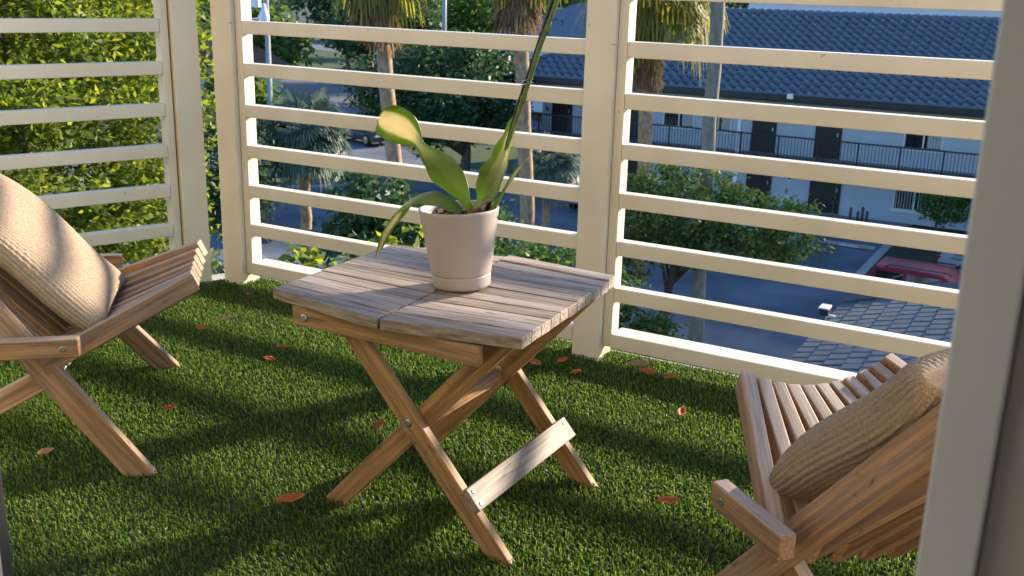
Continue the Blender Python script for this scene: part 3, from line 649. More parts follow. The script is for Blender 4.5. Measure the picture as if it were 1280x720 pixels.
kinds = ['broad crowned dark tree beyond the street', 'mid green bushy tree on the far verge', 'tall dark tree on the skyline']
for k, (x, y, r_, h) in enumerate(bgt):
    far = math.hypot(x, y)
    tree('background_tree', 'dark background tree among the trees beyond the street' if k < 20 else 'tall unseen tree added behind the right end of the apartment building to shade the lot', 'tree', (x, y, G), (x, y, G+h*.45), .25,
         blobs_in((x, y, G+h*.62), (r_*.75, r_*.75, h*.40), 7, k), 3600, .34+far*.0028, M['lf_dark' if k % 3 else 'lf_mid'], .6, r_*.09, 40+k, 'background trees beyond the street' if k < 20 else 'tall trees added behind the apartment building to shade the lot', nl=5, twigs=260)
tree('topiary_bush', 'clipped round bush on thin stems before the lower right window', 'bush', (-4.75, 42.6, G+.1), (-4.7, 42.5, -6.6), .06,
     [((-4.7, 42.4, -6.55), (.95, .9, .75)), ((-4.7, 42.4, -6.3), (.7, .7, .55)), ((-4.2, 42.4, -6.75), (.5, .5, .4))], 3000, .13, M['lf_mid'], .6, .09, 21, twigs=300, shell=.7)
yc = thing('yucca_plant', 'thin spiky plant standing before the dark lower door', 'plant', (-9.1, 43.6, G+.1))
ym = MB(); g_ = random.Random(4)
for zc in (.9, 1.45, 2.0):
    V, F = [], []
    for k in range(26):
        a = g_.uniform(0, 6.28); e = g_.uniform(-.5, .9); d = Vector((math.cos(a)*math.cos(e), math.sin(a)*math.cos(e), math.sin(e)))
        c = Vector((g_.uniform(-.15, .15), 0, zc)); s_ = d.cross(Vector((0, 0, 1))).normalized()*.025; q = c+d*.5+Vector((0, 0, -.06))
        ym.add([c-s_, c+s_, q], [[0, 1, 2]])
ym.build('foliage', M['lf_mid'], yc); MB().tube([(0, 0, 0), (.05, 0, 2.0)], .03, 6).build('stem', M['bark'], yc)
cc = thing('columnar_cactus', 'small clump of upright cactus stems against the white wall', 'cactus', (-8.1, 43.8, G+.1))
for dx, h in ((-.3, .62), (0, .5), (.18, .7), (.36, .55)):
    MB().tube([(dx, 0, 0), (dx, 0, h*.9), (dx, 0, h)], [.06, .06, .03], 8).build('stem', M['bark'], cc, smooth=True)
gp = 'tall palms between the balcony and the building'
fan_palm('fan_palm', 'sunlit fan palm with thick brown skirt, left of the orchid', (-14.35, 20.6, G), (-14.95, 20.04, 1.75), .20, .175, .85, 36, M['lf_palm'], 3, gp, 110, 1.2, 1.0, lo=-.62, hang=(.5, .7), stem_f=.75)
fan_palm('fan_palm', 'fan palm behind the orchid stalk, next to the end of the blue roof', (-11.75, 22.2, G), (-12.2, 21.85, 2.0), .19, .165, .8, 36, M['lf_palm'], 5, gp, 100, 1.1, 1.0, lo=-.55, hang=(.5, .7), stem_f=.75)
fan_palm('fan_palm', 'fan palm with drooping green fronds just right of the middle post', (-12.3, 30.7, G), (-12.5, 30.6, 1.15), .19, .24, 1.35, 40, M['lf_palm'], 8, gp, 80, 1.0, 2.2, lo=-.55, hang=(.5, .8))
fan_palm('fan_palm', 'tall bare grey palm trunk standing close in front of the building', (-8.35, 25.1, G), (-8.4, 24.7, 4.2), .18, .16, 1.3, 34, M['lf_palm'], 9, gp, 0, bark='palm_bark2')
fan_palm('silver_palm', 'short blue green silver palm by the road left of the tall palms', (-21.8, 25.4, G), (-21.55, 25.1, -3.35), .19, .16, 1.05, 60, M['lf_silver'], 11, None, 10, .9, .5, lo=-.8, hi=.95, spread=150, nl=26, stem_f=.75, wdf=.07)
fan_palm('silver_palm', 'low dark fan palm growing behind the second palm trunk', (-17.0, 33.0, G), (-17.0, 33.0, -5.0), .16, .15, .95, 44, M['lf_silver'], 13, None, 0, lo=-.8, spread=150, nl=22, stem_f=.7)

# ------------------------------------------------------------------ the balcony: slab, turf, railings
LX = lambda y: -4.45+.41*y           # inner line of the left railing
struct(MB().add([(-4.45+.41*.3-.12, .3, -.22), (4, .3, -.22), (4, 3.27, -.22), (LX(3.27)-.12, 3.27, -.22), (-4.45+.41*.3-.12, .3, -.012), (4, .3, -.012), (4, 3.27, -.012), (LX(3.27)-.12, 3.27, -.012)],
       [[3, 2, 1, 0], [4, 5, 6, 7], [0, 1, 5, 4], [1, 2, 6, 5], [2, 3, 7, 6], [3, 0, 4, 7]]).build('balcony_floor', M['concrete']))
# artificial turf: individual curved blades over a dark backing
def turf():
    pts = []
    for (x0, x1, y0, y1, dens) in ((-3.4, .1, 1.1, 3.24, 38000), (-4.2, -3.0, .65, 3.24, 9000), (.1, 1.5, .65, 3.24, 6000), (-3.0, .1, .65, 1.1, 6000)):
        n_ = int((x1-x0)*(y1-y0)*dens); q = rng.random((n_, 2))*[x1-x0, y1-y0]+[x0, y0]; pts.append(q)
    P = np.concatenate(pts); P = P[P[:, 0] > LX(P[:, 1])+.03]
    P = P[P[:, 1] < 3.235-.01*np.sin(P[:, 0]*9)]
    n_ = len(P)
    # tufts: pull blades towards a jittered grid of stitches
    cell = .0105; c = np.floor(P/cell); h = np.abs(np.sin(c[:, 0]*12.9898+c[:, 1]*78.233)*43758.5453) % 1; h2 = np.abs(np.sin(c[:, 0]*39.346+c[:, 1]*11.135)*24634.6345) % 1
    ctr = (c+np.stack([h, h2], 1)*.8+.1)*cell; base = ctr+(P-ctr)*.26
    az = rng.uniform(0, 2*np.pi, n_); lean = rng.uniform(.05, .7, n_)
    nap = np.array([-.12, -.22])      # the pile leans a little one way
    d = np.stack([np.cos(az)*lean, np.sin(az)*lean], 1)+nap
    patch = .86+.16*np.sin(P[:, 0]*3.1+1)*np.sin(P[:, 1]*2.7)+.1*np.sin(P[:, 0]*11)*np.sin(P[:, 1]*13)
    H = rng.uniform(.009, .018, n_)*patch
    W = rng.uniform(.0010, .0017, n_)
    sd = np.stack([-np.sin(az+rng.normal(0, .6, n_)), np.cos(az)], 1); sd /= np.linalg.norm(sd, axis=1)[:, None]
    V = np.zeros((n_, 5, 3)); S2 = sd*W[:, None]
    p0 = np.concatenate([base, np.full((n_, 1), -.006)], 1)
    p1 = np.concatenate([base+d*(H*.38)[:, None], (H*.62)[:, None]], 1)
    p2 = np.concatenate([base+d*(H*1.05)[:, None], (H*(1-.25*lean))[:, None]], 1)
    s3 = np.concatenate([S2, np.zeros((n_, 1))], 1)
    V[:, 0] = p0-s3; V[:, 1] = p0+s3; V[:, 2] = p1+s3*.95; V[:, 3] = p1-s3*.95; V[:, 4] = p2
    b = np.arange(n_)[:, None]*5
    # quads and a tip triangle as two meshes joined: use degenerate-free mixed polys
    me = bpy.data.meshes.new('artificial_turf'); me.vertices.add(n_*5); me.vertices.foreach_set('co', V.astype(np.float32).ravel())
    lp_ = np.concatenate([b+np.array([[0, 1, 2, 3]]), b+np.array([[3, 2, 4]])], 1).astype(np.int32)
    me.loops.add(n_*7); me.loops.foreach_set('vertex_index', lp_.ravel())
    me.polygons.add(n_*2); stt = (np.arange(n_)[:, None]*7+np.array([[0, 4]])).ravel().astype(np.int32); me.polygons.foreach_set('loop_start', stt)
    me.update(calc_edges=True); me.materials.append(M['blade'])
    o = bpy.data.objects.new('artificial_turf', me); COL.objects.link(o)
    return tag(o, 'green artificial turf covering the balcony floor', 'artificial turf', kind='stuff')
turf()
struct(MB().add([(LX(.5), .5, -.011), (3.9, .5, -.011), (3.9, 3.24, -.011), (LX(3.24), 3.24, -.011), (LX(.5), .5, -.004), (3.9, .5, -.004), (3.9, 3.24, -.004), (LX(3.24), 3.24, -.004)],
       [[4, 5, 6, 7], [0, 1, 5, 4], [1, 2, 6, 5], [2, 3, 7, 6], [3, 0, 4, 7]]).build('turf_backing', M['turf_base']))
# railing pieces are built in a local frame: x along the run, y outward, z up
RD, RZ0 = .1631, 1.241
def rail_panel(label, loc, rz, L, stile0, stile1, nap=0):
    t = thing('balcony_railing', label, 'railing', loc, rz, 'cream railing panels round the balcony')
    for k in range(-2, 8):
        z = RZ0-RD*k+(.017 if k <= 0 else 0)
        if k < 7: MB().box(.0, L, .0, .048, z-.05, z).build('rail', M['paint'], t, .0035)
        else: MB().box(.0, L, -.008, .085, z-.052, z).build('bottom_rail', M['paint'], t, .004)
    if stile0: MB().box(-.034, -.001, .002, .062, .048, 1.62).build('stile', M['paint'], t, .003)
    if stile1: MB().box(L+.001, L+.034, .002, .062, .048, 1.62).build('stile', M['paint'], t, .003)
    return t
def rail_post(label, loc, rz, w_=.104):
    t = thing('corner_post' if 'corner' in label else 'support_post', label, 'railing post', loc, rz, 'cream railing posts')
    MB().box(0, w_, -.022, w_-.022, -.012, 1.7).build('post', M['paint'], t, .004); MB().box(.0-.006, w_+.006, -.028, w_-.016, 1.701, 1.73).build('cap', M['paint'], t, .004)
    return t
Y0 = 3.13
rail_panel('long section of horizontal cream rails between corner post and middle post', (-2.985, Y0, 0), 0, 1.495, True, True)
rail_panel('right section of horizontal cream rails behind the knitted cushion', (-1.345, Y0, 0), 0, 2.2, True, True)
rail_post('corner post of the rear railing beside the narrow gap', (-3.125, Y0, 0), 0)
rail_post('middle post of the rear railing behind the table', (-1.484, Y0, 0), 0)
rail_post('far right post of the rear railing hidden behind the door frame', (.894, Y0, 0), 0)
la = math.atan2(1, .41)              # direction of the left railing
def on_left(s_): return (LX(Y0)-.012-math.cos(la)*s_, Y0-.05-math.sin(la)*s_, 0)
rail_post('end post of the left railing beside the narrow gap', on_left(.105), la)
t = rail_panel('left section of pale horizontal rails in front of the sunlit tree', on_left(2.66), la, 2.515, True, True)
rail_post('near post of the left railing beside the house wall', on_left(2.80), la)

# ------------------------------------------------------------------ the house the picture is taken from
hs_ = thing('house_wall', 'sunlit cream house wall round the balcony door opening', 'wall', (0, 0, 0))
MB().box(-5.2, -2.75, .42, .6, -.25, 3.0).build('wall_section', M['wall'], hs_); MB().box(.09, 4.2, .42, .6, -.25, 3.0).build('wall_section', M['wall'], hs_)
MB().box(-2.75, .09, .42, .6, 2.25, 3.0).build('wall_section', M['wall'], hs_)
rm = thing('living_room', 'plain painted living room behind the balcony door', 'room', (0, 0, 0))
MB().box(-3.0, 3.0, -3.2, -3.1, -.1, 2.5).box(-3.1, -3.0, -3.2, .41, -.1, 2.5).box(3.0, 3.1, -3.2, .41, -.1, 2.5).build('wall', M['room'], rm)
MB().box(-3.1, 3.1, -3.2, .419, 2.5, 2.6).build('ceiling', M['room'], rm); MB().box(-3.1, 3.1, -3.2, .419, -.2, -.02).build('floor', M['room'], rm)
df = thing('door_frame', 'grey painted door frame at the right edge of the view', 'door frame', (-.053, .6, 0))
MB().box(0, .0315, 0, .05, -.02, 2.25).build('casing', M['casing'], df, .002); MB().box(.032, .142, .016, .06, -.02, 2.25).build('jamb', M['jamb'], df, .002)
sd = thing('sliding_door', 'black edged sliding door with bright metal strip at the lower left edge', 'door', (-.960, .6, 0))
MB().box(-.10, -.005, -.0, .02, 0, 2.2).box(-1.8, -1.72, -.0, .02, 0, 2.2).box(-1.72, -.1, 0, .02, 0, .08).box(-1.72, -.1, 0, .02, 2.12, 2.2).build('door_stile', M['black'], sd, .002); MB().box(-1.72, -.1, .008, .012, .08, 2.12).build('pane', M['clear'], sd); MB().box(-.0045, .0, -.0, .004, 0, 2.2).build('metal_strip', M['alu'], sd, .002)

# ------------------------------------------------------------------ folding table
tb = thing('folding_table', 'weathered folding wooden table with hexagonal slatted top holding the potted orchid', 'table', (-1.3, 2.06, 0))
def T(p): return (p[0]+1.3, p[1]-2.06, p[2])
TH, TT = .540, .026
L0, L1 = (-1.640, 1.785), (-1.664, 2.298)        # left edge front / back
S0, S1 = (-1.305, 1.748), (-1.341, 2.385)        # seam
R0, R1 = (-.972, 1.796), (-1.002, 2.338)         # right edge
def za_is(zz, za, zb, b0): return (zz == zb) if b0 != R0 else (zz == za)      # the gaps close towards the outer edge
def half(a0, a1, b0, b1, za, zb, nsl=11):
    mb = MB()
    for k in range(nsl):
        t0 = k/nsl+(.0055 if k else 0); t1 = (k+1)/nsl-(.0055 if k < nsl-1 else 0); o = (random.uniform(0, 50), random.uniform(0, 50), random.uniform(0, 50))
        q = []
        for (p0, p1, zz) in ((a0, a1, za), (b0, b1, zb)):
            for t_ in ((t0, t1) if za_is(zz, za, zb, b0) else (k/nsl+(.0022 if k else 0), (k+1)/nsl-(.0022 if k < nsl-1 else 0))):
                q.append((p0[0]+(p1[0]-p0[0])*t_, p0[1]+(p1[1]-p0[1])*t_, zz))
        dz = random.uniform(-.0012, .0012)
        if k == nsl-1 and b0 == R0: dz = .0035
        vs = [(x, y, z-TT+dz) for x, y, z in q]+[(x, y, z+dz) for x, y, z in q]
        gs = [(x+o[0], y+o[1], z+o[2]) for x, y, z in vs]
        mb.add([T(v) for v in vs], [[0, 1, 3, 2], [4, 6, 7, 5], [0, 4, 5, 1], [2, 3, 7, 6], [0, 2, 6, 4], [1, 5, 7, 3]], gs)
    return mb
half((L0[0], L0[1]), L1, (S0[0]-.004, S0[1]), (S1[0]-.004, S1[1]), TH, TH-.006).build('tabletop_half', M['top_wood'], tb, .0012)
half((S0[0]+.004, S0[1]), (S1[0]+.004, S1[1]), R0, R1, TH-.004, TH+.002).build('tabletop_half', M['top_wood'], tb, .0012)
def plank(name, p0, p1, side, wd, ht, m='leg_wood', parent=tb, bevel=.003, **k): return MB().beam(T(p0), T(p1), side, wd, ht, **k).build(name, M[m], parent, bevel)
def bolt(p, nrm, parent, r_=.009):
    MB().disc(T(p), nrm, r_, .003).build('bolt', M['steel'], parent)
for yf, yb, sg in ((1.80, 1.8265, 1), (2.262, 2.235, -1)):
    # outer legs run from upper left to lower right, inner legs the other way
    A = plank('leg', (-1.015, yf+.012*sg, -.005), (-1.462, yf+.012*sg, .512), (0, 1, 0), .024, .05, cut0=(0, 0, 1), cut1=(0, 0, 1))
    Bq = plank('leg', (-1.508, yb+.012*sg, -.005), (-1.035, yb+.012*sg, .512), (0, 1, 0), .024, .05, cut0=(0, 0, 1), cut1=(0, 0, 1))
    ap = plank('apron', (-1.575, yf-.013*sg, .489), (-1.066, yf-.013*sg, .486), (0, 1, 0), .022, .046)
    bolt((-1.538, yf-.026*sg if sg > 0 else yf+.026, .488), (0, -sg, 0), ap); bolt((-1.262, yf-.001*sg, .28), (0, -sg, 0), A)
    bolt((-1.262, yb+.024*sg+.001*sg, .28), (0, sg, 0), Bq)
plank('spreader', (-1.262, 1.851, .262), (-1.262, 2.211, .262), (1, 0, 0), .022, .03)
plank('top_batten', (-1.50, 1.86, .500), (-1.50, 2.21, .500), (1, 0, 0), .03, .022)
plank('top_batten', (-1.09, 1.86, .500), (-1.09, 2.21, .500), (1, 0, 0), .03, .022)
ld = Vector((-1.462+1.015, 0, .517)).normalized(); ln = Vector((ld.z, 0, -ld.x))
c = Vector((-1.015, 0, -.005))+ld*.152+ln*(.025+.011)
fr = plank('footrest', (c.x, 1.788, c.z), (c.x, 2.274, c.z), ld, .058, .021, 'top_wood')
for y in (1.806, 2.256):
    for s_ in (-.016, .016):
        q = c+ld*s_+ln*.0105; MB().disc(T((q.x, y, q.z)), ln, .0055, .002).build('screw', M['steel'], fr)

# ------------------------------------------------------------------ potted orchid
po = thing('potted_orchid', 'orchid with broad green leaves in a taupe pot on the folding table', 'potted plant', (-1.285, 2.06, .5375))
pr = MB().lathe([(0, .002), (.064, .002), (.069, .006), (.0703, .010), (.0706, .014), (.0714, .030), (.0715, .0335), (.0708, .0343), (.0695, .0352), (.0700, .0362), (.0722, .0375), (.0727, .040), (.0955, .186), (.0965, .192), (.0945, .195), (.0915, .194), (.0895, .18), (.086, .16), (0, .16)], 64)
pt_ = pr.build('pot', M['pot'], po, smooth=True); pt_.rotation_euler = (0, R(-3.5), 0)
sm = MB(); sm.lathe([(0, .178), (.05, .176), (.087, .17)], 24); so = sm.build('soil', M['soil'], po, smooth=True); so.rotation_euler = (0, R(-3.5), 0)
bk = MB(); g_ = random.Random(2)
for k in range(40):
    a = g_.uniform(0, 6.28); q = g_.uniform(0, .075); c = Vector((q*math.cos(a), q*math.sin(a), .178)); d = Vector((g_.uniform(-1, 1), g_.uniform(-1, 1), g_.uniform(-.3, .5))).normalized()*.011
    bk.beam(c-d, c+d, (0, 0, 1), .008, .006)
bk.build('bark_chip', M['soil'], po)
def leaf(ctrl, name='leaf', m='orchid', n_=28, mw=8):
    """ctrl: (x,y,z, half width, width dir vector, cup) along the leaf, in world coordinates"""
    ks = len(ctrl); V = []; GR = []; off = Vector((-1.285, 2.06, .5375))
    def cr(a, b, c, d, t): return .5*((2*b)+(-a+c)*t+(2*a-5*b+4*c-d)*t*t+(-a+3*b-3*c+d)*t*t*t)
    for i in range(n_+1):
        t = i/n_*(ks-1); k = min(int(t), ks-2); f = t-k
        idx = [max(k-1, 0), k, k+1, min(k+2, ks-1)]
        P = [Vector(ctrl[j][:3]) for j in idx]; c = Vector([cr(*[p[a] for p in P], f) for a in range(3)])
        hw = max(.0008, cr(*[ctrl[j][3] for j in idx], f)); wd = Vector([cr(*[ctrl[j][4][a] for j in idx], f) for a in range(3)]).normalized(); cup = cr(*[ctrl[j][5] for j in idx], f)
        tg = (P[2]-P[1]).normalized(); nr = tg.cross(wd).normalized()
        for j in range(mw+1):
            s_ = j/mw*2-1; wav = .003*math.sin(i*.9+j)*abs(s_)
            V.append(c+wd*hw*s_+nr*(cup*hw*(s_*s_)+wav)-off-nr*(.0022*(1-abs(s_))**.5 if abs(s_) < .2 else 0)); GR.append((i/n_, s_, 0))
    F = [[i*(mw+1)+j, i*(mw+1)+j+1, (i+1)*(mw+1)+j+1, (i+1)*(mw+1)+j] for i in range(n_) for j in range(mw)]
    o = mesh_np(name, np.array([tuple(v) for v in V]), F, M[m], po, True, GR)
    md = o.modifiers.new('sol', 'SOLIDIFY'); md.thickness = .0022; md.offset = 0
    md = o.modifiers.new('sub', 'SUBSURF'); md.levels = md.render_levels = 1
    return o
# big leaf: broad body leaning left, pinched and twisted, then a flag turned to the light
leaf([(-1.272, 2.075, .715, .016, (.6, -.8, .1), .5), (-1.305, 2.070, .760, .032, (.75, -.35, .55), .45), (-1.340, 2.062, .800, .047, (.75, -.1, .65), .35), (-1.370, 2.055, .838, .032, (.8, .1, .6), .3), (-1.399, 2.05, .868, .012, (.5, .4, .75), .1),
      (-1.412, 2.045, .890, .024, (.45, .25, .85), .15), (-1.440, 2.04, .908, .042, (.45, .2, .85), -.1), (-1.472, 2.035, .922, .045, (.4, .1, .9), -.25), (-1.496, 2.03, .928, .034, (.35, .1, .9), -.3), (-1.506, 2.03, .930, .006, (.35, .1, .9), -.3)], n_=46)
leaf([(-1.270, 2.07, .715, .014, (.3, .9, .2), .5), (-1.232, 2.06, .757, .031, (-.35, .6, .75), .55), (-1.196, 2.055, .800, .042, (-.75, .35, .55), .6), (-1.172, 2.055, .852, .033, (-.85, .4, .3), .6), (-1.160, 2.06, .908, .021, (-.85, .5, .15), .6), (-1.150, 2.065, .955, .010, (-.85, .5, .1), .5), (-1.143, 2.07, .982, .002, (-.85, .5, .1), .3)], n_=36)
leaf([(-1.280, 2.06, .712, .014, (.1, .9, .3), .4), (-1.325, 2.045, .748, .024, (.1, .9, .35), .35), (-1.372, 2.035, .757, .032, (.15, .9, .35), .3), (-1.415, 2.025, .738, .030, (.2, .85, .35), .3), (-1.452, 2.015, .695, .021, (.3, .85, .2), .3), (-1.480, 2.005, .640, .013, (.35, .85, .1), .3), (-1.497, 2.00, .592, .002, (.35, .85, .1), .2)], n_=32)
leaf([(-1.225, 2.085, .72, .006, (.5, .7, 0), .3), (-1.19, 2.09, .78, .008, (.5, .7, .2), .3), (-1.155, 2.09, .835, .006, (.5, .7, .2), .3), (-1.128, 2.09, .866, .001, (.5, .7, .2), .2)], n_=14, mw=4)
leaf([(-1.245, 2.03, .725, .010, (.3, .9, .3), .4), (-1.215, 2.025, .752, .012, (.3, .9, .3), .3), (-1.180, 2.02, .772, .003, (.3, .9, .3), .3)], m='pale_leaf', n_=10, mw=4)
def O(p): return (p[0]+1.285, p[1]-2.06, p[2]-.5375)
MB().tube([O(p) for p in ((-1.235, 2.07, .70), (-1.196, 2.065, .80), (-1.150, 2.06, .965), (-1.092, 2.06, 1.135), (-1.064, 2.06, 1.215), (-1.02, 2.06, 1.36))], [.0042]*6, 8).build('stake', M['stake'], po, smooth=True)
sk = MB().tube([O(p) for p in ((-1.240, 2.075, .70), (-1.190, 2.07, .83), (-1.144, 2.056, .955), (-1.108, 2.05, 1.05), (-1.086, 2.05, 1.12), (-1.058, 2.05, 1.19), (-1.045, 2.05, 1.23), (-1.02, 2.045, 1.30), (-1.01, 2.03, 1.38))], [.0062, .0060, .0055, .0055, .0058, .0052, .005, .0045, .0025], 8)
for p in ((-1.125, 2.053, 1.005), (-1.070, 2.05, 1.155)): sk.tube([O((p[0]-.004, p[1], p[2]-.012)), O(p), O((p[0]+.008, p[1], p[2]+.016))], [.006, .0078, .002], 8)
sk.build('flower_stalk', M['stalk'], po, smooth=True)
cl = MB()
for a in range(2):
    c = Vector(O((-1.119, 2.055, 1.034+a*.008))); cl.tube([c+Vector((.012*math.cos(k*.7), .012*math.sin(k*.7), .004*math.cos(k*.7))) for k in range(10)], .0012, 5)
cl.build('clip', M['clip'], po)

# ------------------------------------------------------------------ slatted folding chairs
def make_chair(label, loc, rz):
    t = thing('slatted_chair', label, 'chair', loc, rz, 'low slatted wooden chairs facing the table')
    N = 11; seat = MB(); seat_o = MB()
    for i in range(N):                                   # seat slats fan out from the front tip to the crossing
        u = 2*i/(N-1)-1; sag = .042*(1-u*u)
        edge = i in (0, N-1)
        tip = (.145-.012*(1-u*u), .182*u, .455-sag)
        low = (-.225 if edge else -.235, .345*u, (.292 if edge else .282)-.035*(1-u*u))
        (seat_o if edge else seat).beam(low, tip, (0, 1, 0), .031, .05, cut0=None)
    seat.build('seat_slats', M['chair_wood'], t, .004)
    seat_o.build('seat_rail', M['chair_wood'], t, .004)
    back = MB()
    for i in range(1, N-1):                              # back slats rise between them and curve like a hammock
        u = (2*(i+.5)/N-1); sag = .05*(1-u*u)
        lo = Vector((-.175-sag*.6, .352*u, .262-.03*(1-u*u))); top = Vector((-.70-sag*1.2, .20*u, .845-.02*(1-u*u)))
        back.beam(lo, top, (0, 1, 0), .030, .046)
    back.build('back_slats', M['chair_wood'], t, .004)
    for s_ in (-1, 1):
        MB().beam((.0, s_*.392, -.004), (-.655, s_*.222, .84), (0, 1, 0), .032, .066, cut0=(0, 0, 1)).build('leg', M['chair_wood'], t, .005)
        MB().beam((-.69, s_*.285, -.004), (-.20, s_*.310, .262), (0, 1, 0), .030, .055, cut0=(0, 0, 1)).build('leg', M['chair_wood'], t, .005)
        bl_ = MB().beam((-.118, s_*.405, .362), (-.33, s_*.405, .362), (0, 1, 0), .034, .05).build('side_block', M['chair_wood'], t, .005)
        MB().disc((-.155, s_*.423, .362), (0, s_, 0), .008, .002).build('screw', M['steel'], bl_)
    MB().tube([(-.185, -.34, .265), (-.19, 0, .24), (-.185, .34, .265)], .006, 8).build('pivot_rod', M['steel'], t, smooth=True)
    return t
def make_cushion(label, loc, rz, tilt, seed, th=.085, ribh=.0024):
    hw, hh = .245, .24; nv = 120
    th_ = np.linspace(0, 2*np.pi, 4001)                 # outline of the cross section, resampled by arc length
    cx_ = np.sign(np.cos(th_))*np.abs(np.cos(th_))**.62; cz_ = np.sign(np.sin(th_))*np.abs(np.sin(th_))**.72
    arc = np.concatenate([[0], np.cumsum(np.hypot(np.diff(cx_*hw), np.diff(cz_*th)))]); n_ = 720
    sa = np.linspace(0, arc[-1], n_, endpoint=False); X = np.interp(sa, arc, cx_); Z_ = np.interp(sa, arc, cz_)
    nx = np.gradient(Z_*th); nz = -np.gradient(X*hw); nl = np.hypot(nx, nz)+1e-9; nx, nz = nx/nl, nz/nl
    nrib = round(arc[-1]/.0125); V = []
    for j in range(nv+1):
        v = -math.cos(j/nv*math.pi); e = max(0, 1-abs(v)**7)**.5; vv = np.sign(v)*abs(v)**.9
        ph = nrib*sa/arc[-1]*np.pi + .15*np.sin(v*3+seed)
        rib = (ribh*np.abs(np.sin(ph))**.8 + .0014*np.sin(v*170+np.round(ph/np.pi)*2.1))*(e**.35)
        t_ = th*(.30+.70*e)*(1-.10*v*v); wob = .006*np.sin(X*3+seed)*np.cos(v*4+seed*2)*e
        w_ = hw*(1-.05*(1-v*v))*(1-.05*(1-e))
        V.append(np.stack([X*w_+nx*rib, vv*hh*(1-.06*(1-X*X))+0*X, Z_*t_*(1-.12*X*X)+nz*rib+wob], 1))
    V = np.concatenate(V); a_ = np.arange(nv*n_).reshape(nv, n_); r_ = np.roll(a_, -1, 1)
    F = np.stack([a_, r_, r_+n_, a_+n_], -1).reshape(-1, 4)
    F = [list(f) for f in F.tolist()]+[list(range(n_))[::-1], [nv*n_+i for i in range(n_)]]
    o = mesh_np('cushion', V, F, M['knit'], None, True)
    # local x -> across the chair, local y -> up the back rest, local z -> out of the back rest
    f = Vector((math.cos(rz), math.sin(rz), 0)); s_ = Vector((-f.y, f.x, 0)); ct, sn = math.cos(tilt), math.sin(tilt)
    up = -f*ct+Vector((0, 0, sn)); nr = f*sn+Vector((0, 0, ct))
    m = Matrix((-s_, up, nr)).transposed().to_4x4(); m.translation = loc; o.matrix_world = m
    return tag(o, label, 'cushion', 'beige ribbed knit cushions on the chairs')
aL, aR = math.atan2(.67, .74), R(141)
cL = Vector((-2.02, 1.68, 0))+.392*Vector((-math.sin(aL), math.cos(aL), 0))
cR = Vector((-.585, 1.786, 0))+.392*Vector((math.sin(aR), -math.cos(aR), 0))
make_chair('slatted wooden chair at the left edge, its seat tip pointing at the corner post', cL, aL)
make_chair('slatted wooden chair at the lower right, partly hidden by the door frame', cR, aR)
def chair_pt(c, a, F_, N_, z): return c+Vector((math.cos(a)*F_-math.sin(a)*N_, math.sin(a)*F_+math.cos(a)*N_, z))
make_cushion('ribbed beige cushion with a shadow stripe leaning in the left chair', chair_pt(cL, aL, -.262, -.02, .512), aL, R(46), 1, .058)
make_cushion('ribbed tan cushion seen edge on in the right chair', chair_pt(cR, aR, -.287, .055, .525), aR, R(45), 4, .072, .0044)

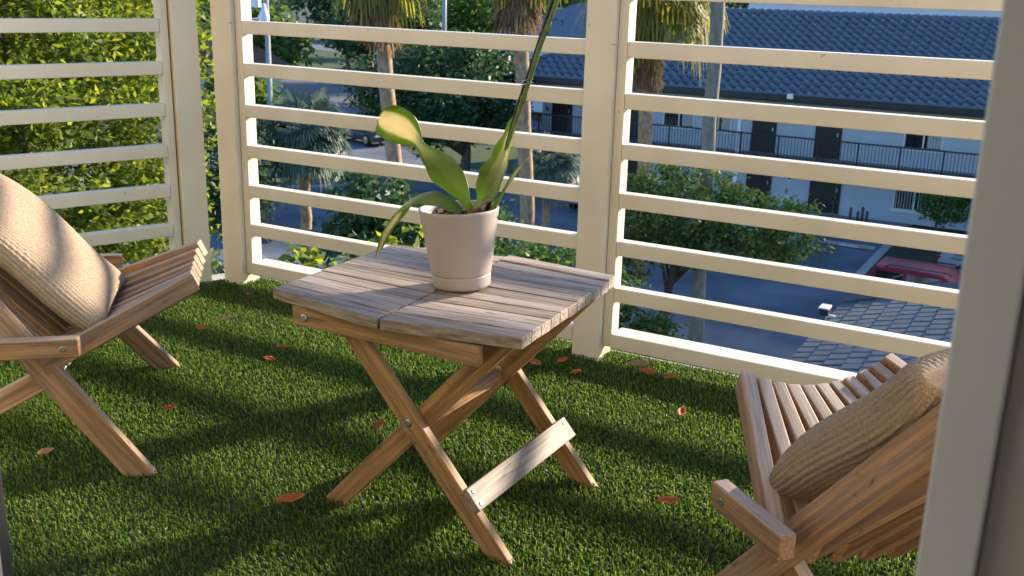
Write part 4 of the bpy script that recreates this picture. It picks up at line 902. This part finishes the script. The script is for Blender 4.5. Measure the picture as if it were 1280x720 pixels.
# ------------------------------------------------------------------ fallen leaves on the turf
def dry(label, x, y, L, rz, m='dry_leaf', curl=.5, seed=0):
    L *= 1.0; curl *= 1.5
    g = random.Random(seed+31); n_ = 10; V = []; F = []
    for i in range(n_+1):
        t_ = i/n_; hw = L*.25*math.sin(math.pi*min(1, t_*.96+.02))**.8
        for j in range(5):
            s_ = j/2-1; V.append(((t_-.5)*L, hw*s_, .02*L+curl*L*.20*(abs(t_-.5)*2)**2*(1 if t_ > .5 else .4)+hw*.55*s_*s_*curl+.0012*math.sin(i*1.7+j*2+seed)))
    for i in range(n_):
        for j in range(4): a = i*5+j; F.append([a, a+1, a+6, a+5])
    o = mesh_np('fallen_leaf', np.array(V), F, M[m], None, True)
    o.location = (x, y, .0265); o.rotation_euler = (g.uniform(.05, .42), g.uniform(-.22, .22), rz)
    md = o.modifiers.new('sol', 'SOLIDIFY'); md.thickness = .0008
    return tag(o, label, 'fallen leaf', 'dry leaves lying on the turf')
dry('pale dry leaf on the turf, the upper of two by the left chair tip', -2.698, 2.68, .055, R(50), 'pale_leaf', .3, 1)
dry('brown dry leaf just below the pale one near the left chair seat', -2.694, 2.552, .05, R(10), 'dry_leaf', .4, 2)
dry('brown dry leaf on the turf left of the table apron', -2.298, 2.554, .065, R(-150), 'dry_leaf', .5, 3)
dry('small faint brown leaf lower left of the one by the table apron', -2.278, 2.448, .045, R(20), 'dry_leaf', .3, 4)
dry('tiny brown leaf farthest back below the corner post', -2.847, 2.956, .04, R(120), 'dry_leaf', .3, 5)
dry('small reddish brown leaf in the turf between the two legs of the left chair', -2.235, 1.977, .04, R(30), 'dry_leaf', .4, 6)
dry('small pale upright leaf below the near leg of the left chair', -2.279, 1.591, .045, R(60), 'pale_leaf', .8, 7)
dry('large orange brown leaf in front of the left table foot', -1.566, 1.734, .075, R(38), 'dry_leaf', .5, 8)
dry('flat brown leaf under the right edge of the tabletop', -1.523, 2.909, .06, R(-10), 'dry_leaf', .2, 9)
dry('dim brown leaf just left of the middle post foot', -1.454, 2.975, .05, R(70), 'dry_leaf', .3, 10)
dry('small orange leaf below the middle post foot', -1.363, 2.901, .05, R(-20), 'dry_leaf', .4, 11)
dry('pale pinkish leaf, first of three lying by the bottom rail', -1.215, 3.07, .085, R(35), 'pale_leaf', .5, 12)
dry('red leaf, middle of the three lying by the bottom rail', -1.165, 3.03, .065, R(-5), 'dry_leaf', .5, 13)
dry('orange leaf, last of the three lying by the bottom rail', -1.09, 3.03, .05, R(60), 'dry_leaf', .4, 14)
dry('small tilted orange leaf alone on the turf left of the right chair', -.951, 2.766, .05, R(100), 'dry_leaf', .8, 15)
dry('bright orange leaf on the turf between table foot and right chair', -.78, 2.225, .06, R(25), 'dry_leaf', .35, 16)
dry('curled brown leaf under the table near the crossing legs', -1.651, 2.206, .045, R(80), 'dry_leaf', .8, 17)
